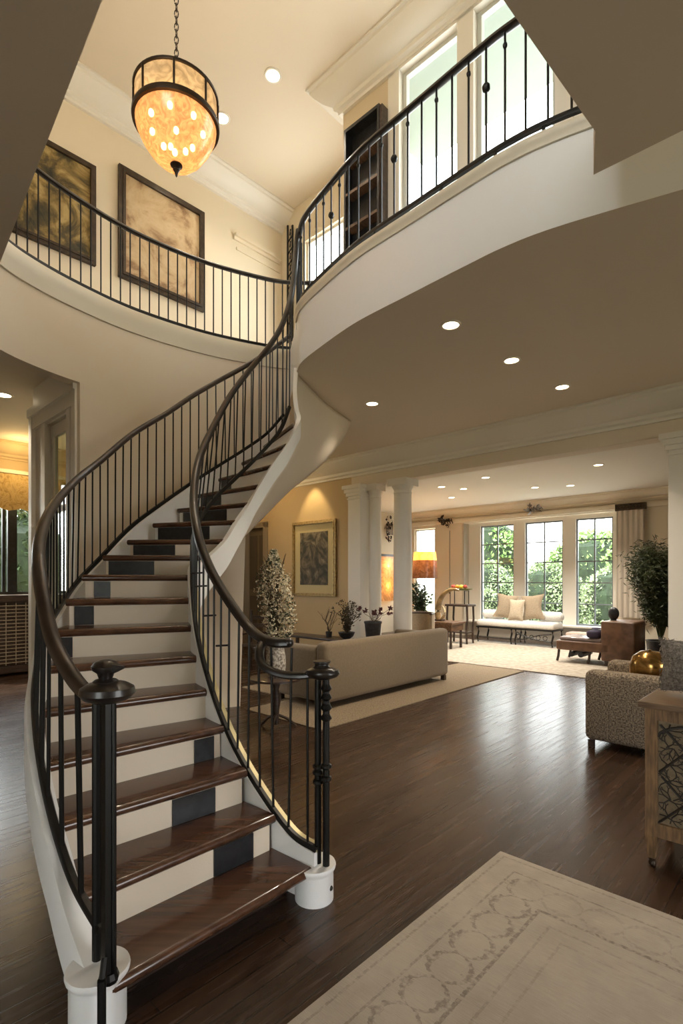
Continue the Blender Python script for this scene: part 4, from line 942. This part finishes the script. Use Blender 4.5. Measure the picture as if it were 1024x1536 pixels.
f=mb.build('leaves',mat('dry_leaf',(.07,.055,.03),.7,noise=.5,nscale=12),db); f['kind']='stuff'
tw=thing('dried_twigs','few bare upright twigs in a small pot left of the dried branches','dried twigs',ab(-6.65,6.76,.542),ROT)
mb=MB(); mb.lathe([(.05,0),(.06,.10),(.05,.10),(.04,.02)],(0,0,0),16); mb.build('pot',POT,tw,smooth=True)
rnd=random.Random(2); mb=MB(); tips=stalks(mb,(0,0,.08),7,.45,.2,.006,rnd)
for t in tips: mb.tube([t[2],t[2]+Vector((.06,.0,.12)),t[2]+Vector((.08,.02,.2))],.004,5)
mb.build('twigs',BRANCH,tw)
dc=thing('side_chair','dark wooden ladder-back chair by the tan wall left of the sofa','chair',ab(-7.35,5.7),ROT+.5)
for x in (-.22,.22):
    mb=MB(); mb.cyl((x,.2,0),(x,.24,1.0),.02,8); mb.ball((x,.24,1.01),.025,8); mb.build('back_post',DWOOD,dc,smooth=True)
    mb=MB(); mb.cyl((x,-.2,0),(x,-.2,.62),.02,8); mb.build('leg',DWOOD,dc,smooth=True)
    mb=MB(); mb.box(x-.025,x+.025,-.22,.2,.62,.65); mb.build('arm',DWOOD,dc)
for z in (.62,.76,.90): mb=MB(); mb.box(-.21,.21,.215,.24,z-.03,z+.03); mb.build('back_slat',DWOOD,dc)
mb=MB(); mb.rbox(-.24,.24,-.22,.22,.42,.46,.01); mb.build('seat',DWOOD,dc)
# barrel chair
q=at(626,921,11.2); q.z=0.014
bcx=thing('barrel_chair','tan barrel chair with a dark top rim behind the right end of the sofa','chair',(q.x,q.y,0.018),ROT)
mb=MB(); rs=[]
for k in range(21):
    a=PI*k/20; rs.append([(math.cos(a)*r,math.sin(a)*r,z) for r,z in ((.33,.10),(.36,.10),(.36,.82),(.30,.82),(.28,.45))])
mb.rings(rs,True); recalc(mb.build('shell',TANP,bcx,smooth=True))
mb=MB(); mb.tube([(math.cos(PI*k/20)*.33,math.sin(PI*k/20)*.33,.84) for k in range(21)],.032,8); mb.build('top_rim',DWOOD,bcx,smooth=True)
mb=MB(); mb.lathe([(.02,.10),(.29,.10),(.30,.40),(.27,.45),(.02,.46)],(0,.0,0),24); mb.build('seat',TANP,bcx,smooth=True)
for a in (.5,2.6,3.9,5.5): mb=MB(); mb.cyl((.26*math.cos(a),.26*math.sin(a),0),(.26*math.cos(a),.26*math.sin(a),.10),.02,8); mb.build('leg',DWOOD,bcx)
# ------------------------------------------------------------------ living room pieces
bn=thing('bench','dark iron window bench with white cushion seat, facing the room','bench',ab(-6.62,12.02,.024),ROT)
mb=MB(); mb.box(0,1.95,0,.6,.36,.39); mb.build('seat_frame',IRON,bn)
for x in (.04,.92,1.03,1.91):
    for y in (.04,.56):
        mb=MB(); mb.tube([(x,y,0),(x-.02,y,.1),(x+.015,y,.25),(x,y,.36)],.022,8); mb.build('leg',IRON,bn,smooth=True)
mb=MB(); mb.tube([(1.06,.04,.12),(1.3,.04,.16),(1.6,.04,.26),(1.89,.04,.3)],.012,6); mb.tube([(1.06,.04,.3),(1.3,.04,.2),(1.6,.04,.14),(1.89,.04,.12)],.012,6); mb.tube([(.06,.04,.12),(.9,.04,.12)],.012,6)
for k in range(5): mb.tube([(1.1+.16*k+.05*math.cos(t*.6),.04,.20+.05*math.sin(t*.6)) for t in range(11)],.009,5)
mb.build('scroll_stretcher',IRON,bn,smooth=True)
mb=MB(); mb.rbox(.0,1.95,.0,.60,.39,.56,.06); mb.build('seat_cushion',LINEN,bn,smooth=True)
for x,l in ((-.02,'white fleece bolster at the left end of the iron bench'),(1.44,'white fleece bolster at the right end of the iron bench')):
    p=ab(-6.62,12.02); o=thing('bolster',l,'cushion',ab(-6.62+x,12.02+.42,.592),ROT,'bolsters on the window bench')
    mb=MB(); mb.tube([(.03,0,.115),(.06,0,.115),(.50,0,.115),(.55,0,.115)],lambda u:.085 if u in (0.0,1.0) else .115,16); mb.build('bolster_body',FUR,o,smooth=True)
    mb=MB(); mb.ball((.02,0,.115),.075,10,sc=(.3,1,1)); mb.ball((.56,0,.115),.075,10,sc=(.3,1,1)); mb.build('end_cap',FUR,o,smooth=True)
for x,r,l,m in ((.65,.12,'tan square pillow leaning left on the iron bench',TANP),(1.40,-.12,'tan square pillow leaning right on the iron bench',TANP),(1.02,0.0,'pale striped pillow standing in front of the two tan pillows',LINEN)):
    o=thing('pillow',l,'pillow',ab(-6.62+x,12.02+(.04 if m is LINEN else .17),.592),ROT)
    mb=MB(); cushion(mb,.36 if m is LINEN else .44,.52 if m is LINEN else .60,.14,ear=.34 if m is not LINEN else .05)
    mb.xf(Matrix.Rotation(r,4,'Y')@Matrix.Rotation(-.22,4,'X')); zmin=min(p[2] for p in mb.v); mb.v=[(a,b,c-zmin) for a,b,c in mb.v]
    recalc(mb.build('pillow_body',mat('sand_pillow_cloth',(.47,.385,.28),.9,noise=.2,nscale=50) if m is LINEN else m,o,smooth=True,auto=80))
# brown leather lounge chair
ch=thing('lounge_chair','brown leather lounge chair with a tall block back, side view','chair',ab(-3.90,10.15,.028),ROT)
mb=MB(); mb.rbox(.0,.95,.0,.72,.22,.40,.03); mb.build('seat_base',LEATH,ch,smooth=True)
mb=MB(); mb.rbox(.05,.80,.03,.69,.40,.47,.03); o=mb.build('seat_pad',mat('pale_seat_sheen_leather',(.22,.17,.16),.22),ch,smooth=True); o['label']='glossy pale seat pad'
mb=MB(); mb.rbox(.80,1.36,.0,.72,.08,.80,.035); mb.build('backrest',LEATH,ch,smooth=True)
for x in (.04,.60):
    for y in (.05,.67): mb=MB(); mb.tube([(x,y,.22),(x-.01,y,.1),(x-.035,y,0)],.024,8); mb.build('leg',DWOOD,ch,smooth=True)
for x in (.25,.42): mb=MB(); mb.cyl((x,.10,.14),(x,.62,.14),.05,14); mb.build('roller',BLACKP,ch,smooth=True)
for x in (.88,1.28):
    for y in (.06,.66): mb=MB(); mb.box(x-.025,x+.025,y-.025,y+.025,0,.08); mb.build('foot',DWOOD,ch)
o=thing('cushion','dark purple cushion on the leather lounge seat','cushion',ab(-3.24,10.36,.503),ROT); mb=MB(); mb.rbox(-.12,.10,-.2,.2,0,.14,.05); mb.build('cushion_body',mat('purple_cloth',(.03,.02,.045),.8),o,smooth=True)
mb=MB(); mb.ball((0,0,.09),.035,8,sc=(1,1,.5)); mb.v=[(a*2.5,b*2.5,c+.08) for a,b,c in mb.v]; mb.build('tuft',mat('purple_cloth_tuft',(.04,.03,.06),.8),o,smooth=True)
o=thing('speaker','small black round speaker on top of the lounge back','speaker',ab(-2.98,10.5,.832),ROT); mb=MB(); mb.ball((0,0,.12),.12,14,sc=(.8,.55,1.0)); mb.build('speaker_body',BLACKP,o,smooth=True)
mb=MB(); mb.lathe([(.05,0),(.06,.008),(.03,.02)],(0,0,0),14); mb.build('speaker_base',BLACKP,o,smooth=True)
o=thing('bench','long low blush upholstered bench below the right window','bench',ab(-4.58,12.45),ROT); mb=MB(); mb.rbox(0,1.5,0,.42,.22,.36,.05); mb.build('seat',mat('blush_cloth',(.50,.37,.29),.85,noise=.15,nscale=20),o,smooth=True)
for x in (.08,1.42):
    for y in (.06,.36): mb=MB(); mb.cyl((x,y,0),(x,y,.22),.022,8); mb.build('leg',DWOOD,o)
# bamboo
bm_=thing('potted_bamboo','tall bushy bamboo plant in a pot beside the leather lounge chair','potted plant',ab(-2.42,11.42,0),ROT)
mb=MB(); mb.lathe([(.15,0),(.2,.02),(.24,.40),(.26,.42),(.22,.42),(.2,.36)],(0,0,0),24); mb.build('planter',POT,bm_,smooth=True)
rnd=random.Random(21); mb=MB(); tips=stalks(mb,(0,0,.36),50,1.95,.48,.010,rnd); mb.build('canes',mat('bamboo_cane',(.10,.12,.04),.5,noise=.4,nscale=8),bm_)
mb=MB()
for t in tips:
    for k in range(400):
        u=rnd.uniform(.15,1)**.6; i=min(3,int(u*4)); p=t[i].lerp(t[i+1],u*4-i)+Vector((rnd.gauss(0,.09),rnd.gauss(0,.09),rnd.gauss(0,.05)))
        mb.leaf(p,(rnd.uniform(-1,1),rnd.uniform(-1,1),rnd.uniform(-.7,.5)),rnd.uniform(.08,.14),.020)
f=mb.build('leaves',LEAF,bm_); f['kind']='stuff'
# hanging panel
hpn=thing('hanging_panel','plain linen hanging panel with an ornate dark top bar, right of the windows','wall hanging',ab(-3.66,WB-.16,.72),ROT)
mb=MB(); rs=[]
for i in range(25):
    x=.56*i/24; y=.012*math.sin(i*1.3)
    rs.append([(x,y-.01,0),(x,y+.01,0),(x,y+.01,2.43),(x,y-.01,2.43)])
mb.rings(rs,True); recalc(mb.build('panel_cloth',mat('linen_panel',(.57,.50,.41),.9,noise=.12,nscale=4,stretch=(6,6,.4)),hpn,smooth=True))
mb=MB(); mb.box(-.03,.60,-.04,.03,2.43,2.58)
for k in range(9):
    mb.tube([(.01+.065*k+.028*math.cos(t*.7),-.05,2.505+.045*math.sin(t*.7)) for t in range(10)],.010,5)
mb.build('top_bar',mat('ornate_bronze',(.09,.06,.035),.45,.5,noise=.6,nscale=40),hpn,smooth=False)
# ornaments on the cornice
def ornament(name,lab,loc,rot,w,h,m,seed):
    o=thing(name,lab,'wall ornament',loc,rot); r=random.Random(seed); mb=MB()
    for k in range(26): mb.leaf((r.uniform(-w,w)*.4,-.02-r.random()*.05,r.uniform(-h,h)*.4),(r.uniform(-1,1),r.uniform(-.4,.1),r.uniform(-1,1)),r.uniform(.08,.17),.07)
    mb.build('leaf_cluster',m,o); mb=MB()
    for k in range(5): mb.tube([(-w*.4+w*.2*k,-.01,0),(-w*.3+w*.2*k,-.06,h*.2),(-w*.2+w*.2*k,-.04,-h*.2)],.014,6)
    mb.build('scroll',m,o); return o
ornament('leaf_ornament','dark iron leaf cluster at the top of the living room wall by the thin rod',ab(-8.20,WB-.13,3.25),ROT,.40,.34,BRONZE,1)
ornament('scroll_ornament','silvery scroll ornament on the cornice above the middle window',ab(-5.62,WB-.13,3.38),ROT,.42,.14,mat('silver_leaf',(.32,.31,.30),.35,.7),2)
ornament('wood_carving','small dark carved ornament hung on the wall between two columns',ab(-9.83,12.50,3.10),ROT+PI/2,.35,.85,DWOOD,4)
o=thing('rod','thin vertical rod running down the cream wall from the leaf cluster','rod',ab(-8.15,WB-.03,1.2),ROT); mb=MB(); mb.cyl((0,0,0),(0,0,1.80),.012,8); mb.build('rod_bar',mat('grey_rod',(.35,.33,.29),.5),o); mb=MB(); mb.ball((0,0,0),.025,8); mb.build('rod_tip',BRONZE,o,smooth=True)
# wall sconce between the columns
p=ab(-9.83,12.40,2.25)
o=thing('wall_sconce','warm glowing tall wall sconce with a dark top band between the columns','wall lamp',p,ROT+PI/2)
mb=MB(); mb.box(-.35,.35,-.13,0,0.02,.09); mb.build('top_band',DWOOD,o)
SH=bpy.data.materials.new('amber_shade'); SH.use_nodes=True; SH.node_tree.nodes.clear(); amber(SH,(.95,.70,.38),.05,(1,.8,.5),5)
mb=MB(); mb.box(-.33,.33,-.12,-.112,-1.3,0.02); mb.box(-.33,-.32,-.112,0,-1.3,.02); mb.box(.32,.33,-.112,0,-1.3,.02); mb.build('shade',SH,o)
lamp('sconce_glow','POINT',ab(-9.83+.06,12.40,2.0),L_SCON,(1.0,.58,.22),.03); lamp('sconce_glow','POINT',ab(-9.83+.06,12.40,1.4),L_SCON*.6,(1.0,.58,.22),.03)
# floor lamp
q=at(637,870,13.6)
fl_=thing('floor_lamp','floor lamp with a brown drum shade and orange glow by the narrow window','floor lamp',(q.x,q.y,0.014))
mb=MB(); mb.lathe([(.16,0),(.16,.02),(.03,.04),(.014,.06),(.014,1.62)],(0,0,0),18); mb.build('stand',DWOOD,fl_,smooth=True)
SHB=bpy.data.materials.new('brown_lamp_shade'); SHB.use_nodes=True; SHB.node_tree.nodes.clear(); amber(SHB,(.17,.08,.045),.0,(.5,.2,.1),6)
mb=MB(); mb.lathe([(.32,1.60),(.305,2.06)],(0,0,0),28,caps=False); mb.build('lamp_shade',SHB,fl_,smooth=True)
mb=MB(); mb.ball((0,0,1.86),.05,10); mb.build('bulb',BULB,fl_,smooth=True)
SHT=bpy.data.materials.new('orange_lamp_rim'); SHT.use_nodes=True; SHT.node_tree.nodes.clear(); amber(SHT,(1.0,.55,.2),.05,(1,.6,.3),6)
mb=MB(); mb.lathe([(.305,2.06),(.28,2.28)],(0,0,0),28,caps=False); mb.build('upper_shade',SHT,fl_,smooth=True)
lamp('lamp_glow','POINT',(q.x,q.y,2.12),L_LAMP,(1.0,.55,.2),.05)
# low table with horn sculpture and fruit console
q=at(662,930,12.3)
lt=thing('low_table','dark brown low table under the curved horn sculpture','table',(q.x,q.y,.014),ROT)
mb=MB(); mb.rbox(-.46,.46,-.3,.3,.55,.60,.01); mb.box(-.42,.42,-.26,.26,.40,.55); mb.build('tabletop',MWOOD,lt)
for x in (-.38,.38):
    for y in (-.22,.22): mb=MB(); mb.cyl((x,y,0),(x,y,.41),.03,8); mb.build('leg',DWOOD,lt,smooth=True)
hs=thing('horn_sculpture','curved golden brown horn sculpture standing on the low table','sculpture',(q.x+.0,q.y,.616),ROT)
mb=MB(); mb.tube(spl([(-.06,0,.03),(-.10,0,.22),(-.04,0,.48),(.10,0,.66),(.30,0,.74),(.46,0,.72)],18),lambda u:.085-.06*u,12); mb.build('horn',mat('polished_horn',(.30,.19,.08),.25,noise=.6,nscale=6,coat=.4),hs,smooth=True)
mb=MB(); mb.rbox(-.16,.05,-.08,.08,0,.04,.008); mb.build('plinth',DWOOD,hs)
mb=MB(); mb.tube(spl([(.0,-.02,.04),(.10,-.03,.16),(.08,-.02,.28),(.02,-.02,.36)],10),lambda u:.045-.03*u,8); mb.build('small_horn',mat('pale_horn',(.55,.42,.24),.3,noise=.4,nscale=6),hs,smooth=True)
q2=at(690,930,13.0); q2.z=.0
fc=thing('console_table','dark carved console against the wall with a fruit tray stand','console table',(q2.x,q2.y,.024),ROT)
mb=MB(); mb.rbox(-.32,.32,-.2,.2,.90,.95,.01); mb.build('tabletop',DWOOD,fc)
for x in (-.27,.27):
    for y in (-.15,.15): mb=MB(); mb.tube([(x,y,0),(x*.95,y,.3),(x*1.05,y,.6),(x,y,.9)],.026,8); mb.build('leg',DWOOD,fc,smooth=True)
mb=MB(); mb.box(-.27,.27,-.15,.15,.25,.28); mb.build('lower_shelf',DWOOD,fc)
ts=thing('tray_stand','iron stand holding a green tray on the dark console','tray stand',(q2.x-.02,q2.y,.976),ROT)
for x in (-.2,.2): mb=MB(); mb.tube([(x,-.1,0),(x,-.1,.33),(x,.1,.33),(x,.1,0)],.012,6); mb.build('leg',IRON,ts)
mb=MB(); mb.rings([[(math.cos(2*PI*k/24)*rx,math.sin(2*PI*k/24)*ry,z) for k in range(24)] for rx,ry,z in ((.22,.12,.34),(.34,.18,.36),(.36,.2,.385),(.33,.17,.375))],True); mb.build('tray',mat('olive_tray',(.16,.17,.05),.4),ts,smooth=True)
fr=[('red fruit at the left of the green tray',(.50,.06,.03),-.17),('orange fruit second in the green tray',(.75,.28,.03),-.06),('yellow fruit in the middle of the green tray',(.80,.55,.06),.05),('dark red fruit at the right of the green tray',(.34,.05,.03),.16)]
for k,(l,c,x) in enumerate(fr):
    pp=Vector((q2.x-.02,q2.y,.978))+Vector((CA*x,-SA*x,.378)); o=thing('fruit',l,'fruit',pp,ROT,'fruit on the tray'); mb=MB(); mb.ball((0,0,.05),.055,12,sc=(1,1,.92)); mb.build('fruit_body',mat('fruit_skin_%d'%k,c,.4,noise=.3,nscale=8),o,smooth=True); mb=MB(); mb.cyl((0,0,.095),(.008,0,.12),.005,6); mb.build('fruit_stem',BRANCH,o)
# leafy plant in front of the narrow window
q=at(631,925,12.9)
pt=thing('potted_plant','dark leafy plant in a pot below the brown lamp shade','potted plant',(q.x,q.y,.014))
mb=MB(); mb.lathe([(.14,0),(.2,.45),(.21,.48),(.18,.48),(.16,.40)],(0,0,0),20); mb.build('planter',POT,pt,smooth=True)
rnd=random.Random(31); mb=MB(); tips=stalks(mb,(0,0,.42),22,1.05,.22,.009,rnd); mb.build('stems',BRANCH,pt)
mb=MB()
for t in tips:
    for k in range(34):
        u=rnd.uniform(.1,1); i=min(3,int(u*4)); p=t[i].lerp(t[i+1],u*4-i); mb.leaf(p,(rnd.uniform(-1,1),rnd.uniform(-1,1),rnd.uniform(-.3,.8)),rnd.uniform(.09,.15),.055)
f=mb.build('leaves',LEAFD,pt); f['kind']='stuff'
# ------------------------------------------------------------------ left room pieces
WIC=mat('wicker_weave',(.36,.29,.2),.7,noise=.3,nscale=30); 
wb=thing('wicker_console','dark console with a woven wicker front under the left room window','console',ab(LA+.03,2.0),ROT+PI/2)
mb=MB(); mb.box(0,1.6,-.40,-.02,1.22,1.32); mb.box(0,1.6,-.38,-.03,0.06,.16); mb.box(0,.05,-.38,-.03,0,1.22); mb.box(1.55,1.6,-.38,-.03,0,1.22); mb.box(.05,1.55,-.34,-.03,.16,1.22); mb.build('case',DWOOD,wb)
mb=MB()
for k in range(17): z=.22+.058*k; mb.tube([(.06+.093*j,-.365-.008*((j+k)%2),z) for j in range(17)],.008,5)
for k in range(11): x=.08+.143*k; mb.cyl((x,-.365,.18),(x,-.365,1.2),.008,6)
mb.build('wicker_front',WIC,wb)
vl=thing('window_valance','lit golden patterned valance across the top of the left room window','valance',ab(LA+.06,1.0,2.75),ROT+PI/2)
VM=canvas('gold_damask',[(.3,(.30,.17,.05)),(.45,(.55,.36,.12)),(.55,(.68,.48,.2)),(.7,(.42,.26,.08))],5.0,2.5,4.0)
mb=MB(); rs=[]
for i in range(41):
    x=3.4*i/40; rs.append([(x,-.10-.02*math.sin(i*.9),0.02*math.sin(i*1.57)),(x,-.085-.02*math.sin(i*.9),0.02*math.sin(i*1.57)),(x,-.085,.60),(x,-.10,.60)])
mb.rings(rs,True); recalc(mb.build('valance_cloth',VM,vl,smooth=True)); mb=MB(); mb.box(-.03,3.43,-.12,-.04,.60,.66); mb.build('pelmet_board',CREAM,vl)
lamp('left_room_glow','POINT',ab(LA+.55,2.7,3.55),L_LEFT,(1.0,.70,.30),.06)
lamp('left_room_glow','POINT',ab(LA+1.9,3.4,3.3),L_LEFT*.5,(1.0,.74,.40),.12)
# ------------------------------------------------------------------ garden
def shrub(name,lab,cat,a,b,w,d,h,n,m,seed,z0=-.14,size=.16,grp=None):
    o=thing(name,lab,cat,ab(a,b,z0),ROT,grp); r=random.Random(seed)
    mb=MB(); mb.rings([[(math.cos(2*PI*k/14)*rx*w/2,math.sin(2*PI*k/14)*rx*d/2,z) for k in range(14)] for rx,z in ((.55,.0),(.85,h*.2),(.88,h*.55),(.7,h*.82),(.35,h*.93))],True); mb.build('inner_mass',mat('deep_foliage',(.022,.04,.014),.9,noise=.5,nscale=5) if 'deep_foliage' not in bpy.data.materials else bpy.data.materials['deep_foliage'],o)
    mb=MB()
    for k in range(n):
        t=r.random(); a_=r.uniform(0,2*PI); rr=(.88+.12*math.sin(4*a_+seed))*(1-max(0,t-.55)**2*3.6)
        rr*=r.uniform(.86,1.06); p=(math.cos(a_)*rr*w/2,math.sin(a_)*rr*d/2,t*h)
        mb.leaf(p,(r.uniform(-1,1),r.uniform(-1,1),r.uniform(-.6,1)),size*r.uniform(.6,1.2),size*.6)
    f=mb.build('foliage',m,o); f['kind']='stuff'; return o
LEAFP=mat('pale_garden_leaf',(.36,.48,.20),.6,color2=(.20,.32,.10),nscale=2.0)
k=0
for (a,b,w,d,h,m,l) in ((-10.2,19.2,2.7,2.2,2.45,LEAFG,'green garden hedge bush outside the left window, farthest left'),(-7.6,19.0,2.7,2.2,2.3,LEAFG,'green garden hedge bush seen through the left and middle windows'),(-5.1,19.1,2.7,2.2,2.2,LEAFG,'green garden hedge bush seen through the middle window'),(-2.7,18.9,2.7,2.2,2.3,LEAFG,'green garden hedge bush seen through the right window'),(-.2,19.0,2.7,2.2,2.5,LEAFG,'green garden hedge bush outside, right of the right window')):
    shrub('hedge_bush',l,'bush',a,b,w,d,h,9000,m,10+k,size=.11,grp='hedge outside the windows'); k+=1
for (a,b,w,h,l) in ((-14.0,26,5.2,5.2,'pale tall tree beyond the hedge at left'),(-8.5,27,5.2,4.0,'pale tree beyond the hedge seen through the middle window'),(-2.8,26.5,5.4,4.2,'pale tree beyond the hedge seen through the right window')):
    shrub('garden_tree',l,'tree',a,b,w,3.4,h,4200,LEAFP,30+k,size=.26,grp='trees beyond the hedge'); k+=1
shrub('flower_bush','low pale bush on the terrace outside the left window','bush',-8.3,15.6,1.6,1.0,1.3,2200,LEAFG,55,z0=-.04,size=.10)
for (a,b,w,h,l) in ((-13.6,1.2,2.2,3.0,'dark shrub outside the left room window, nearest the edge'),(-13.4,3.7,2.2,3.3,'dark shrub outside the left room window beside the white wall'),(-14.8,6.4,2.6,4.2,'tall dark tree outside the left room window')):
    shrub('garden_shrub',l,'bush',a,b,w,2.4,h,6500,mat('shade_leaf_%d'%k,(.065,.11,.04),.6,color2=(.02,.04,.012),nscale=2.5),60+k,size=.15,grp='shrubs outside the left room'); k+=1
# ------------------------------------------------------------------ world and exposure
w=bpy.data.worlds.new('sky'); scene.world=w; w.use_nodes=True; nt=w.node_tree; N=nt.nodes; bg=N['Background']
tc=N.new('ShaderNodeTexCoord'); sp=N.new('ShaderNodeSeparateXYZ'); nt.links.new(tc.outputs['Generated'],sp.inputs[0])
r=N.new('ShaderNodeValToRGB'); e=r.color_ramp.elements; e[0].position=0.0; e[0].color=(1.0,.985,.96,1); e[1].position=.7; e[1].color=(.86,.92,1.0,1)
nt.links.new(sp.outputs[2],r.inputs[0]); nt.links.new(r.outputs[0],bg.inputs['Color']); bg.inputs['Strength'].default_value=L_SKY
sun=bpy.data.lights.new('sun','SUN'); sun.energy=L_SUN; sun.angle=math.radians(6); sun.color=(1,.96,.88)
so_=bpy.data.objects.new('sun',sun); COL.objects.link(so_); so_.rotation_euler=(-Vector(ab(-.8,-.35,1.25))).to_track_quat('-Z','Y').to_euler()
vs=scene.view_settings; vs.view_transform='Standard'; vs.look='None'; vs.gamma=1.0; vs.use_curve_mapping=False; vs.exposure=EXPO
scene.cycles.use_denoising=True
scene.cycles.max_bounces=8; scene.cycles.diffuse_bounces=5; scene.cycles.glossy_bounces=3; scene.cycles.transparent_max_bounces=12
scene.cycles.sample_clamp_indirect=6.0
